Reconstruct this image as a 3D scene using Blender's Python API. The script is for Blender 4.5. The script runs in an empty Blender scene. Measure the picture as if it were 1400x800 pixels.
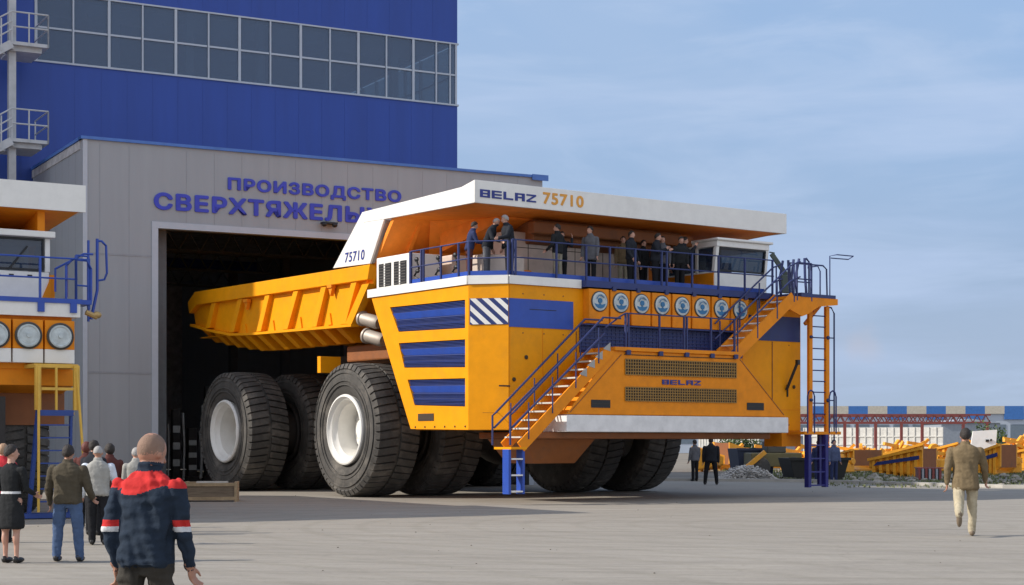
import bpy, bmesh, math, random
import numpy as np
from mathutils import Vector, Matrix, noise
from mathutils.bvhtree import BVHTree
random.seed(7)
R = math.radians
S = bpy.context.scene
COL = S.collection

# ------------------------------------------------------------------ materials
MATS = {}
def mat(name, col, rough=.5, metal=0., var=.12, scale=3., bump=0., bscale=40., dirt=0., spec=.5, coat=0., stretch=(1,1,1), dirtcol=(.10,.075,.05)):
    if name in MATS: return MATS[name]
    m = bpy.data.materials.new(name); m.use_nodes = True
    nt = m.node_tree; b = nt.nodes['Principled BSDF']
    b.inputs['Roughness'].default_value = rough; b.inputs['Metallic'].default_value = metal
    b.inputs['Specular IOR Level'].default_value = spec; b.inputs['Coat Weight'].default_value = coat
    tc = nt.nodes.new('ShaderNodeTexCoord'); mp = nt.nodes.new('ShaderNodeMapping')
    mp.inputs['Scale'].default_value = stretch
    nt.links.new(tc.outputs['Object'], mp.inputs['Vector'])
    n = nt.nodes.new('ShaderNodeTexNoise'); n.inputs['Scale'].default_value = scale; n.inputs['Detail'].default_value = 6; n.inputs['Roughness'].default_value = .6
    nt.links.new(mp.outputs['Vector'], n.inputs['Vector'])
    r = nt.nodes.new('ShaderNodeValToRGB')
    r.color_ramp.elements[0].position = .3; r.color_ramp.elements[1].position = .7
    r.color_ramp.elements[0].color = tuple(c*(1-var) for c in col)+(1,)
    r.color_ramp.elements[1].color = tuple(min(1,c*(1+var)) for c in col)+(1,)
    nt.links.new(n.outputs['Fac'], r.inputs['Fac'])
    last = r.outputs['Color']
    if dirt > 0:
        n2 = nt.nodes.new('ShaderNodeTexNoise'); n2.inputs['Scale'].default_value = 1.3; n2.inputs['Detail'].default_value = 9; n2.inputs['Roughness'].default_value = .72
        nt.links.new(tc.outputs['Object'], n2.inputs['Vector'])
        r2 = nt.nodes.new('ShaderNodeMapRange'); r2.inputs['From Min'].default_value = .5; r2.inputs['From Max'].default_value = .75
        r2.inputs['To Max'].default_value = dirt
        nt.links.new(n2.outputs['Fac'], r2.inputs['Value'])
        mx = nt.nodes.new('ShaderNodeMix'); mx.data_type = 'RGBA'
        nt.links.new(r2.outputs['Result'], mx.inputs['Factor']); nt.links.new(last, mx.inputs['A'])
        mx.inputs['B'].default_value = dirtcol+(1,); last = mx.outputs['Result']
    nt.links.new(last, b.inputs['Base Color'])
    if bump > 0:
        n3 = nt.nodes.new('ShaderNodeTexNoise'); n3.inputs['Scale'].default_value = bscale; n3.inputs['Detail'].default_value = 4
        nt.links.new(mp.outputs['Vector'], n3.inputs['Vector'])
        bp = nt.nodes.new('ShaderNodeBump'); bp.inputs['Strength'].default_value = bump; bp.inputs['Distance'].default_value = .02
        nt.links.new(n3.outputs['Fac'], bp.inputs['Height']); nt.links.new(bp.outputs['Normal'], b.inputs['Normal'])
    MATS[name] = m
    return m

YEL = mat('yellow_paint', (.84,.325,.004), .45, dirt=.16, spec=.18, var=.06, bump=.10, bscale=1.6)
ORG = mat('orange_paint', (.80,.26,.010), .5, dirt=.2, spec=.2, var=.09, bump=.10, bscale=1.6)
WHT = mat('white_paint', (.80,.78,.73), .4, dirt=.12, var=.04)
BLU = mat('blue_paint', (.02,.07,.37), .4, dirt=.15, var=.1)
BLD = mat('dark_blue_paint', (.015,.032,.15), .45, dirt=.2, var=.1)
RAILM = mat('rail_paint', (.022,.035,.13), .45, dirt=.2, var=.1)
RUB = mat('tyre_rubber', (.068,.063,.057), .88, dirt=.95, var=.25, bump=.3, bscale=14, dirtcol=(.20,.178,.15))
SEAM = mat('dark_seam', (.05,.03,.015), .8)
DARKM = mat('dark_machinery', (.035,.03,.027), .7, dirt=.3)
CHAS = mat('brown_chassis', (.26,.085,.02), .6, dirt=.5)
STEEL = mat('steel', (.42,.36,.30), .55, metal=.3, dirt=.5)
BLK = mat('black_rubber', (.012,.012,.013), .5)
MESHG = mat('grille_metal', (.20,.13,.045), .6)
CONC_T = None
GREYP = mat('grey_cladding', (.30,.32,.345), .5, var=.05, scale=.6, bump=.0, stretch=(3,3,.3))
TRIM = mat('light_trim', (.42,.46,.52), .5, var=.04)
BLUC = mat('blue_cladding', (.014,.055,.30), .5, var=.10, scale=.5, stretch=(2.5,2.5,.25))
BLUT = mat('blue_flashing', (.06,.16,.48), .45)
GALV = mat('galvanised_paint', (.42,.44,.46), .5)
DARKW = mat('hall_wall', (.40,.40,.41), .8, var=.3)
SKIN = mat('skin', (.50,.27,.19), .55, var=.08)
SKIN2 = mat('skin_tanned', (.40,.20,.13), .55, var=.08)
HAIRD = mat('dark_hair', (.025,.018,.014), .7, bump=.5, bscale=120)
HAIRG = mat('grey_hair', (.35,.33,.31), .7, bump=.5, bscale=120)
SHOE = mat('shoe_leather', (.02,.018,.016), .4)
def cloth(name, col, var=.18): return mat('cloth_'+name, col, .9, var=var, scale=9, bump=.35, bscale=26, spec=.2)

def glass(name, tint, rough, trans):
    m = bpy.data.materials.new(name); m.use_nodes = True; nt = m.node_tree
    b = nt.nodes['Principled BSDF']; out = nt.nodes['Material Output']
    n = nt.nodes.new('ShaderNodeTexNoise'); n.inputs['Scale'].default_value = .8
    mx = nt.nodes.new('ShaderNodeMix'); mx.data_type = 'RGBA'
    mx.inputs['A'].default_value = tuple(c*.85 for c in tint)+(1,); mx.inputs['B'].default_value = tuple(c*1.15 for c in tint)+(1,)
    nt.links.new(n.outputs['Fac'], mx.inputs['Factor']); nt.links.new(mx.outputs['Result'], b.inputs['Base Color'])
    b.inputs['Roughness'].default_value = rough; b.inputs['Specular IOR Level'].default_value = .8
    if trans > 0:
        t = nt.nodes.new('ShaderNodeBsdfTransparent'); t.inputs['Color'].default_value = (.82,.92,.97,1)
        ms = nt.nodes.new('ShaderNodeMixShader'); ms.inputs['Fac'].default_value = trans
        nt.links.new(b.outputs[0], ms.inputs[1]); nt.links.new(t.outputs[0], ms.inputs[2]); nt.links.new(ms.outputs[0], out.inputs[0])
    return m
GLASS = glass('window_glass', (.07,.12,.22), .03, .45)
CABG = glass('cab_glass', (.03,.045,.08), .03, .25)

# ------------------------------------------------------------------ mesh builder
class MB:
    def __init__(s): s.v=[]; s.f=[]; s.m=[]
    def add(s, vs, fs, m=0):
        o=len(s.v); s.v += [tuple(p) for p in vs]
        for f in fs: s.f.append([i+o for i in f]); s.m.append(m)
        return s
    def box(s, x0,x1,y0,y1,z0,z1, m=0):
        if x0>x1: x0,x1=x1,x0
        if y0>y1: y0,y1=y1,y0
        if z0>z1: z0,z1=z1,z0
        return s.add([(x0,y0,z0),(x1,y0,z0),(x1,y1,z0),(x0,y1,z0),(x0,y0,z1),(x1,y0,z1),(x1,y1,z1),(x0,y1,z1)],
              [(0,3,2,1),(4,5,6,7),(0,1,5,4),(1,2,6,5),(2,3,7,6),(3,0,4,7)], m)
    def prism(s, pts, ax, a, b, m=0):
        n=len(pts)
        def P(p,c): return {'x':(c,p[0],p[1]),'y':(p[0],c,p[1]),'z':(p[0],p[1],c)}[ax]
        vs=[P(p,a) for p in pts]+[P(p,b) for p in pts]
        fs=[tuple(range(n)), tuple(range(2*n-1,n-1,-1))]+[(i,(i+1)%n,(i+1)%n+n,i+n) for i in range(n)]
        return s.add(vs,fs,m)
    def loft(s, A, B, m=0):
        n=len(A)
        return s.add(list(A)+list(B),[tuple(range(n)),tuple(range(2*n-1,n-1,-1))]+[(i,(i+1)%n,(i+1)%n+n,i+n) for i in range(n)],m)
    def beam(s, p, q, w, h, m=0, up=(0,0,1)):
        p=Vector(p); q=Vector(q); d=(q-p).normalized(); up=Vector(up)
        if abs(d.dot(up))>.98: up=Vector((0,1,0))
        a=d.cross(up).normalized(); b=a.cross(d).normalized()
        a*=w/2; b*=h/2
        vs=[p-a-b,p+a-b,p+a+b,p-a+b,q-a-b,q+a-b,q+a+b,q-a+b]
        return s.add(vs,[(0,1,2,3),(7,6,5,4),(0,4,5,1),(1,5,6,2),(2,6,7,3),(3,7,4,0)],m)
    def tube(s, path, r, n=6, m=0, closed=False):
        P=[Vector(p) for p in path]; k=len(P); rings=[]
        for i in range(k):
            if closed: t=(P[(i+1)%k]-P[i-1]).normalized()
            else:
                t=(P[min(i+1,k-1)]-P[max(i-1,0)]).normalized()
            up=Vector((0,0,1)) if abs(t.z)<.9 else Vector((0,1,0))
            a=t.cross(up).normalized(); b=t.cross(a).normalized()
            rr=r[i] if isinstance(r,(list,tuple)) else r
            rings.append([P[i]+a*rr*math.cos(2*math.pi*j/n)+b*rr*math.sin(2*math.pi*j/n) for j in range(n)])
        vs=[p for g in rings for p in g]; fs=[]
        for i in range(k if closed else k-1):
            o=i*n; o2=((i+1)%k)*n
            for j in range(n): fs.append((o+j,o+(j+1)%n,o2+(j+1)%n,o2+j))
        if not closed: fs += [tuple(range(n-1,-1,-1)), tuple(range((k-1)*n,k*n))]
        return s.add(vs,fs,m)
    def lathe(s, prof, c, ax='x', n=32, m=0, closed=False, caps=True):
        # prof: list of (r, t) along axis
        vs=[]; k=len(prof)
        for (r,t) in prof:
            for j in range(n):
                a=2*math.pi*j/n; A,B=r*math.cos(a),r*math.sin(a)
                vs.append({'x':(c[0]+t,c[1]+A,c[2]+B),'y':(c[0]+A,c[1]+t,c[2]+B),'z':(c[0]+A,c[1]+B,c[2]+t)}[ax])
        fs=[]
        for i in range(k if closed else k-1):
            o=i*n; o2=((i+1)%k)*n
            for j in range(n): fs.append((o+j,o+(j+1)%n,o2+(j+1)%n,o2+j))
        if not closed and caps:
            if prof[0][0]>0: fs.append(tuple(range(n)))
            if prof[-1][0]>0: fs.append(tuple(range((k-1)*n,k*n)))
        return s.add(vs,fs,m)
    def ell(s, c, rad, m=0, nu=14, nv=9, rot=None):
        vs=[]; c=Vector(c)
        def put(p):
            p=Vector(p)
            if rot is not None: p=rot@p
            vs.append(c+p)
        put((0,0,-rad[2]))
        for i in range(1,nv):
            t=-math.pi/2+math.pi*i/nv
            for j in range(nu):
                a=2*math.pi*j/nu
                put((rad[0]*math.cos(t)*math.cos(a),rad[1]*math.cos(t)*math.sin(a),rad[2]*math.sin(t)))
        put((0,0,rad[2])); N=len(vs)-1; fs=[]
        for j in range(nu): fs.append((0,1+(j+1)%nu,1+j)); fs.append((N,N-nu+j,N-nu+(j+1)%nu))
        for i in range(nv-2):
            o=1+i*nu
            for j in range(nu): fs.append((o+j,o+(j+1)%nu,o+nu+(j+1)%nu,o+nu+j))
        return s.add(vs,fs,m)
    def cap(s, p, q, ra, rb, m=0, n=12):
        p=Vector(p); q=Vector(q); s.ell(p,(ra,)*3,m,10,7); s.ell(q,(rb,)*3,m,10,7)
        return s.tube([p,q],[ra,rb],n,m)
    def rings(s, R_, m=0, n=18):
        # R_: (cx,cy,z,rx,ry) stacked
        vs=[]
        for (cx,cy,z,rx,ry) in R_:
            for j in range(n):
                a=2*math.pi*j/n; ca,sa=math.cos(a),math.sin(a)
                e=.8
                vs.append((cx+rx*math.copysign(abs(ca)**e,ca),cy+ry*math.copysign(abs(sa)**e,sa),z))
        k=len(R_); fs=[tuple(range(n-1,-1,-1)),tuple(range((k-1)*n,k*n))]
        for i in range(k-1):
            for j in range(n): fs.append((i*n+j,i*n+(j+1)%n,(i+1)*n+(j+1)%n,(i+1)*n+j))
        return s.add(vs,fs,m)
    def mesh(s, name, mats, smooth=None, recalc=True):
        me=bpy.data.meshes.new(name); me.from_pydata([tuple(v) for v in s.v],[],s.f)
        for m in (mats if isinstance(mats,(list,tuple)) else [mats]): me.materials.append(m)
        for p,mi in zip(me.polygons,s.m): p.material_index=mi
        if recalc:
            bm=bmesh.new(); bm.from_mesh(me); bmesh.ops.recalc_face_normals(bm,faces=bm.faces); bm.to_mesh(me); bm.free()
        if smooth is not None:
            me.shade_smooth(); me.set_sharp_from_angle(angle=R(smooth))
        me.update(); return me
    def build(s, name, mats, parent=None, smooth=None, bevel=0):
        o=bpy.data.objects.new(name,s.mesh(name,mats,smooth)); COL.objects.link(o)
        if parent: o.parent=parent
        if bevel:
            b=o.modifiers.new('b','BEVEL'); b.width=bevel; b.segments=2; b.limit_method='ANGLE'; b.angle_limit=R(40)
        return o
def tag(o,label=None,cat=None,group=None,kind=None):
    if label: o['label']=label
    if cat: o['category']=cat
    if group: o['group']=group
    if kind: o['kind']=kind
    return o
def empty(name,loc,rz=0):
    o=bpy.data.objects.new(name,None); COL.objects.link(o); o.location=loc; o.rotation_euler=(0,0,rz); o.empty_display_size=.3; return o
def copy_tree(o,parent=None):
    c=o.copy(); COL.objects.link(c)
    if parent: c.parent=parent
    for ch in list(o.children): copy_tree(ch,c)
    return c
def text(s, org, xd, yd, w, h, material, parent=None, bold=.02, ext=.02, name='lettering', slant=0):
    """flat lettering; the weight comes from a few slightly shifted layers of the same glyphs"""
    c=bpy.data.curves.new('t','FONT'); c.body=s; c.extrude=.02; c.space_character=1.12
    o=bpy.data.objects.new('t',c); COL.objects.link(o); bpy.context.view_layer.update()
    base=bpy.data.meshes.new_from_object(o.evaluated_get(bpy.context.evaluated_depsgraph_get()))
    bpy.data.objects.remove(o)
    co=[v.co.copy() for v in base.vertices]; fs=[tuple(p.vertices) for p in base.polygons]
    x0=min(v.x for v in co); x1=max(v.x for v in co); y0=min(v.y for v in co); y1=max(v.y for v in co)
    xd=Vector(xd).normalized(); yd=Vector(yd).normalized(); zd=xd.cross(yd); org=Vector(org)
    mb=MB(); b=bold
    sh_=[(0,0),(b,0),(-b,0),(0,b),(0,-b),(b*.7,b*.7),(-b*.7,b*.7),(b*.7,-b*.7),(-b*.7,-b*.7)]
    for q,(dx,dy) in enumerate(sh_):
        vs=[]
        for v in co:
            a=(v.x+dx-x0+b)/(x1-x0+2*b)*w; k=(v.y+dy-y0+b)/(y1-y0+2*b)*h
            vs.append(org+xd*(a+slant*k)+yd*k+zd*((v.z+.02)/.04*(ext+.0006*q)))
        mb.add(vs,fs)
    me=mb.mesh(name,material,None,False)
    ob=bpy.data.objects.new(name,me); COL.objects.link(ob)
    if parent: ob.parent=parent
    return ob
# block lettering for the maker's wordmark; glyph strokes on a 6x5 grid
GL={'B':[(0,4,6,5),(0,2,6,3),(0,0,6,1),(0,0,1.6,5),(4.6,0,6,5)],
    'E':[(0,4,6,5),(0,2,6,3),(0,0,6,1),(0,0,1.6,5)],
    'L':[(0,0,6,1.1),(0,0,1.6,5)],
    'A':[(0,4,6,5),(0,1.8,6,2.8),(0,0,1.6,5),(4.4,0,6,5)]}
def wordmark(org, xd, yd, w, h, material, parent, ext=.015):
    mb=MB(); xd=Vector(xd).normalized(); yd=Vector(yd).normalized(); zd=xd.cross(yd); org=Vector(org)
    n=5; cw=w/(n+.2*(n-1)); 
    def quad(P):
        a=[org+xd*p[0]+yd*p[1] for p in P]; mb.loft(a,[p+zd*ext for p in a])
    for i,ch in enumerate('BELAZ'):
        ox=i*cw*1.2
        if ch=='Z':
            for P in ([(0,4),(6,4),(6,5),(0,5)],[(0,0),(6,0),(6,1),(0,1)],[(0,1),(1.8,1),(6,4),(4.2,4)]):
                quad([(ox+p[0]/6*cw,p[1]/5*h) for p in P])
        else:
            for k,(a,b,c,d) in enumerate(GL[ch]):
                e=.0015*k
                aa=[org+xd*(ox+x/6*cw)+yd*(y/5*h) for x,y in ((a,b),(c,b),(c,d),(a,d))]
                mb.loft(aa,[p+zd*(ext+e) for p in aa])
    return mb.build('lettering',material,parent)

# ------------------------------------------------------------------ wheel (thing part > tyre, rim)
def wheel_meshes(rad, wid):
    t=MB(); r=rad
    prof=[(r*.50,.14*wid),(r*.60,.03*wid),(r*.78,0),(r*.90,.02*wid),(r*.955,.06*wid),(r*.965,.5*wid),(r*.955,.94*wid),(r*.90,.98*wid),(r*.78,wid),(r*.60,.97*wid),(r*.5,.86*wid)]
    t.lathe(prof,(0,0,0),'x',96,0,closed=True)
    N=50
    for k in range(N):
        for side in (0,1):
            a0=2*math.pi*(k+.5*side)/N; da=2*math.pi/N*.385
            xs=[(.5 if side==0 else .5),(.28 if side==0 else .72),(.05 if side==0 else .95),(-.004 if side==0 else 1.004)]
            rt=[r*1.0,r*1.0,r*.985,r*.915]; sk=[0,.02,.05,.06]
            rb=[r*.95]*3+[r*.885]
            for i in range(3):
                vs=[]
                for (xi,ro,ri,s_) in ((xs[i],rt[i],rb[i],sk[i]),(xs[i+1],rt[i+1],rb[i+1],sk[i+1])):
                    if i==0 and xi==.5: xi = .47 if side==0 else .53
                    x=xi*wid
                    for rr in (ri,ro):
                        for sg in (-1,1):
                            a=a0+s_+sg*da
                            vs.append((x if rr==ro or i<2 else (.03 if side==0 else .97)*wid,rr*math.cos(a),rr*math.sin(a)))
                t.add(vs,[(0,1,3,2),(4,6,7,5),(0,2,6,4),(1,5,7,3),(2,3,7,6),(0,4,5,1)],0)
    # raised sidewall rings
    for q in (.66,.72,.84): t.lathe([(r*q,-.002),(r*(q+.004),-.014),(r*(q+.018),-.014),(r*(q+.022),-.002)],(0,0,0),'x',96,0,caps=False)
    rm=MB(); R0=r*.52
    rm.lathe([(R0*.97,.10*wid),(R0*1.02,.03*wid),(R0*1.0,.0*wid),(R0*.95,-.01*wid),(R0*.92,.03*wid),(R0*.86,.06*wid),(R0*.84,.12*wid),(R0*.77,.17*wid),(R0*.76,.60*wid),(R0*.80,.62*wid),(R0*.97,.5*wid)],(0,0,0),'x',64,0,closed=True)
    h=MB()
    h.lathe([(R0*.80,.62*wid),(R0*.76,.58*wid),(R0*.66,.57*wid),(R0*.6,.50*wid),(R0*.36,.49*wid),(R0*.30,.40*wid),(R0*.10,.38*wid),(.001,.38*wid)],(0,0,0),'x',48,0)
    for k in range(20):
        a=2*math.pi*k/20; h.ell((.56*wid,R0*.70*math.cos(a),R0*.70*math.sin(a)),(.03,.03,.03),0,8,5)
        a+=.1; h.ell((.485*wid,R0*.48*math.cos(a),R0*.48*math.sin(a)),(.03,.028,.028),0,8,5)
    return t.mesh('tyre',RUB,35), rm.mesh('rim',WHT,35), h.mesh('wheel',WHT,35)
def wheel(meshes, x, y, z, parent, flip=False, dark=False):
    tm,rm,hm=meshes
    if dark: rm,hm=rm.copy(),hm.copy(); rm.materials[0]=DARKM; hm.materials[0]=DARKM
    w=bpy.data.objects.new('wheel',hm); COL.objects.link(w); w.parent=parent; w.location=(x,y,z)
    w.rotation_euler=(R(random.uniform(0,9)),0,R(180) if flip else 0)
    for n,m in (('tyre',tm),('rim',rm)):
        o=bpy.data.objects.new(n,m); COL.objects.link(o); o.parent=w
    return w

def rail(mb, pts, h=1.0, lev=(1.0,.52), r=.021, posts=None, pr=.024):
    """handrail through the 3-D base points pts"""
    for l in lev: mb.tube([(p[0],p[1],p[2]+h*l) for p in pts], r, 6)
    for p in (posts if posts is not None else pts):
        mb.box(p[0]-pr,p[0]+pr,p[1]-pr,p[1]+pr,p[2]-.12,p[2]+h)

# ------------------------------------------------------------------ MAIN TRUCK
TA=R(35.5); TO=(-5.0,50.0,0)
truck=empty('dump_truck',TO,TA)
tag(truck,'giant yellow dump truck numbered 75710, people on its deck, rolling out of the hall','dump truck')
def TW(x,y,z): return Vector((TO[0]+x*math.cos(TA)-y*math.sin(TA),TO[1]+x*math.sin(TA)+y*math.cos(TA),z))
WM=wheel_meshes(2.0,1.5)
for yy in (0,8.1):
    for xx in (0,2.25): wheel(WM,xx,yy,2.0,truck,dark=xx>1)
    for xx in (9.25,11.65): wheel(WM,xx,yy,2.0,truck,True)
# wheels on the right: inner pair shows its inner side to the left
# chassis
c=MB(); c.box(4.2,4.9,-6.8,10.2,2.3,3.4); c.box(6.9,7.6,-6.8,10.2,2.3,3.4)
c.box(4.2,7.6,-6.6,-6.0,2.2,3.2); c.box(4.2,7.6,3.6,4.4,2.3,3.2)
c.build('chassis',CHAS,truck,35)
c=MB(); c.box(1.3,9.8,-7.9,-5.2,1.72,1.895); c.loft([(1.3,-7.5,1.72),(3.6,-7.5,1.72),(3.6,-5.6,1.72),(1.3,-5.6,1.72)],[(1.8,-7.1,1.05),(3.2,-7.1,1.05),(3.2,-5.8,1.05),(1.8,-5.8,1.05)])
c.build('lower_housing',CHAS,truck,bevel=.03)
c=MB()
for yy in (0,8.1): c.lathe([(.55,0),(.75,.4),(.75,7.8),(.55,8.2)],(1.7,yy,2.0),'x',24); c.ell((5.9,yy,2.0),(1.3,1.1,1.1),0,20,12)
c.build('axle',DARKM,truck,35)
c=MB(); c.box(4.9,6.9,-5.5,9,2.5,4.6); c.box(2.6,9.0,-.6,2.2,4.05,4.6); c.box(3.0,8.8,2.2,5.8,3.6,4.5); c.build('power_unit',DARKM,truck)
c=MB(); c.box(3.9,4.2,2.4,6.0,1.6,3.4); c.build('fuel_tank',DARKM,truck,bevel=.08)  # tank coloured dark to stand in for the shade between the wheels
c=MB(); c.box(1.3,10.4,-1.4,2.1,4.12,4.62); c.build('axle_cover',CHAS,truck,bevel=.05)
c=MB(); c.box(.05,.75,1.5,1.7,3.75,4.25); c.build('mudguard',YEL,truck)
# housing
ys=lambda z:-3.5+(z-2.0)*.56
c=MB()
top=[(.25,-1.45,5.84),(.25,-6.36,5.84),(.97,-7.15,5.84),(11.8,-7.15,5.84),(11.8,-1.45,5.84)]
bot=[(.25,-3.6,1.97),(.25,-6.36,1.97),(.97,-7.15,1.97),(11.8,-7.15,1.97),(11.8,-3.6,1.97)]
c.loft(bot,top); c.build('engine_housing',ORG if False else YEL,truck,bevel=.02)
# framed left side with louvres
c=MB(); X0,X1=.15,.247
for P in ([(-1.36,5.83),(-6.24,5.83),(-6.24,5.44),(-2.38,5.49),(-1.54,5.49)],
          [(-2.38,5.49),(-1.54,5.49),(-1.95,4.76),(-2.86,4.76)],
          [(-6.24,4.68),(-2.86,4.76),(-1.95,4.76),(-2.13,4.44),(-2.86,4.44),(-6.24,4.38)],
          [(-2.86,4.44),(-2.13,4.44),(-2.53,3.73),(-3.17,3.73)],
          [(-6.24,3.63),(-3.17,3.73),(-2.53,3.73),(-2.72,3.39),(-3.33,3.39),(-6.24,3.34)],
          [(-3.33,3.39),(-2.72,3.39),(-3.13,2.66),(-3.71,2.66)],
          [(-6.24,2.58),(-3.71,2.66),(-3.13,2.66),(-3.5,2.0),(-6.24,1.96)],
          [(-6.24,1.96),(-6.24,5.83),(-6.4,5.83),(-6.4,1.96)]):
    c.prism(P,'x',X0,X1)
c.prism([(.152,-6.4),(.247,-6.39),(.98,-7.12),(.9,-7.19)],'z',1.96,5.83)
side=c.build('side_frame',YEL,truck)
W=[((-2.38,5.49),(-6.24,5.44),(-6.24,4.68),(-2.86,4.76)),((-2.86,4.44),(-6.24,4.38),(-6.24,3.63),(-3.17,3.73)),((-3.33,3.39),(-6.24,3.34),(-6.24,2.58),(-3.71,2.66))]
for w in W:
    c=MB(); a,b,d,e=[Vector(p) for p in w]
    def P(u,v): # u along y (0 rear), v down
        p=(a.lerp(b,u)).lerp(e.lerp(d,u),v); return p
    fr=[(0,.26),(.26,.5),(.5,.74),(.74,1.0)]
    for k,(v0,v1) in enumerate(fr):
        o0,o1=(.235,.20) if k in (0,2) else ((.165,.225) if k==1 else (.17,.235))
        q=[P(0,v0),P(1,v0),P(1,v1),P(0,v1)]
        c.loft([(o0,q[0].x,q[0].y),(o0,q[1].x,q[1].y),(o1,q[2].x,q[2].y),(o1,q[3].x,q[3].y)],
               [(.246,q[0].x,q[0].y),(.246,q[1].x,q[1].y),(.246,q[2].x,q[2].y),(.246,q[3].x,q[3].y)],0 if k==1 else 1)
        if k!=1:
            for s_ in range(1,5):
                v=v0+(v1-v0)*s_/5; q0=P(0,v); q1=P(1,v); c.beam((min(o0,o1)-.004,q0.x,q0.y),(min(o0,o1)-.004,q1.x,q1.y),.02,.018,1)
    c.build('louvre',[BLU,BLD],truck)
c=MB(); c.box(.135,.148,-3.9+.0,-4.7,2.22,2.42); c.build('vent',SEAM,truck)
c=MB()
for k in range(6): c.ell((.145,-3.75-.5*k,2.05),(.02,.03,.03),0,8,5)
c.build('bolt',SEAM,truck)
# hazard stripes on chamfer and blue front panel
n=Vector((-.7,-.7,0)).normalized(); A=Vector((.17,-6.43,0)); B=Vector((.90,-7.19,0)); dd=(B-A); Lc=dd.length; dd.normalize(); n=Vector((dd.y,-dd.x,0))
if n.x>0: n=-n
c=MB()
def ch(u,z,o): p=A+dd*u+n*o; return (p.x,p.y,z)
c.loft([ch(.0,4.76,.004),ch(Lc,4.76,.004),ch(Lc,5.46,.004),ch(.0,5.46,.004)],[ch(.0,4.76,.012),ch(Lc,4.76,.012),ch(Lc,5.46,.012),ch(.0,5.46,.012)],0)
def clip(P):
    # clip stripes to 0..Lc
    out=[]
    for i in range(len(P)):
        p,q=P[i],P[(i+1)%len(P)]
        for lo,hi in ((None,None),): pass
        out.append(p)
    return out
from mathutils.geometry import intersect_line_line_2d
def polyclip(P, x0,x1):
    for sgn,lim in ((1,x0),(-1,x1)):
        Q=[]
        for i in range(len(P)):
            p,q=P[i],P[(i+1)%len(P)]
            ip=sgn*(p[0]-lim)>=0; iq=sgn*(q[0]-lim)>=0
            if ip: Q.append(p)
            if ip!=iq:
                t=(lim-p[0])/(q[0]-p[0]); Q.append((lim,p[1]+(q[1]-p[1])*t))
        P=Q
        if len(P)<3: return []
    return P
for k in range(-3,5):
    x=k*.33; P=polyclip([(x+.0,5.455),(x+.17,5.455),(x+.17+.75,4.765),(x+.75,4.765)],.02,Lc-.01)
    if P: c.loft([ch(p[0],p[1],.013) for p in P],[ch(p[0],p[1],.018) for p in P],1)
c.build('hazard_stripes',[BLD,WHT],truck)
c=MB(); c.box(.93,3.08,-7.175,-7.153,4.70,5.46); c.build('front_panel',BLU,truck)
c=MB(); c.box(1.6,2.5,-7.178,-7.176,5.18,5.2); c.build('door_seam',BLK,truck)
c=MB(); c.box(9.6,11.75,-7.175,-7.153,4.66,5.40); c.build('front_panel',BLD,truck)
c=MB()
for x in (3.2,): c.box(x-.012,x+.012,-7.168,-7.152,1.97,4.66)
for x in (10.6,): c.box(x-.012,x+.012,-7.168,-7.152,1.97,4.64)
c.box(.2,.9,-7.0,-6.99,2.4,2.41)
c.build('panel_seam',CHAS,truck)
c=MB()
for x in (1.4,2.1,2.75,10.6,11.3):
    for z_ in (2.15,4.55,5.6): c.ell((x,-7.154,z_),(.022,.012,.022),0,8,4)
c.build('bolt',CHAS,truck)
c=MB(); c.box(.97,3.2,-7.16,-7.152,2.42,2.432); c.box(9.7,11.75,-7.16,-7.152,2.6,2.612); c.box(2.05,2.06,-7.16,-7.152,2.44,4.66); c.box(9.4,9.412,-7.16,-7.152,2.4,4.6)
c.build('weld_seam',ORG,truck)
c=MB(); c.box(.6,.95,-7.19,-7.17,3.1,3.14); c.box(11.2,11.24,-7.19,-7.152,3.0,3.35); c.build('handle',BLK,truck)
# recessed radiator grille
c=MB(); c.box(3.3,9.35,-7.19,-7.153,4.1,4.83)
for k in range(7): c.box(3.3,9.35,-7.215,-7.19,4.16+k*.1,4.19+k*.1)
for k in range(40): c.box(3.35+k*.15,3.37+k*.15,-7.205,-7.19,4.1,4.83)
c.build('radiator_grille',BLD,truck)
c=MB(); c.box(3.3,9.38,-7.42,-7.153,4.83,4.87); c.build('shelf',BLD,truck)
# drum air filters
BAD=mat('filter_face',(.50,.55,.55),.4,var=.2,scale=8)
RING=mat('filter_ring',(.055,.05,.045),.5)
BLC=mat('filter_blue',(.03,.16,.33),.5)
for k in range(8):
    x=3.79+k*.75
    c=MB(); c.box(x-.34,x+.34,-7.42,-7.155,4.88,5.83); c.box(x-.36,x-.34,-7.44,-7.155,4.88,5.83)
    h=c.build('filter_housing',ORG,truck,bevel=.012)
    c=MB(); c.lathe([(.285,0),(.285,-.02),(.262,-.035),(.258,-.02)],(x,-7.42,5.49),'y',40,0); h2=c.build('clamp_ring',RING,h,35)
    c=MB(); c.lathe([(.258,-.015),(.255,-.035),(.205,-.045),(.195,-.03),(.001,-.035)],(x,-7.42,5.49),'y',40,0)
    c.prism([(x-.19,5.43),(x-.17,5.36),(x-.10,5.31),(x,5.30),(x+.10,5.31),(x+.17,5.36),(x+.19,5.43),(x+.06,5.40),(x,5.44),(x-.06,5.40)],'y',-7.462,-7.454,1)
    c.lathe([(.075,0),(.07,-.03),(.03,-.03)],(x,-7.45,5.51),'y',16,1)
    c.tube([(x-.13,-7.48,5.55),(x-.07,-7.48,5.64),(x+.03,-7.48,5.66),(x+.12,-7.48,5.6)],.012,6,1)
    c.build('filter_cap',[BAD,BLC],h,35)
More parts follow.
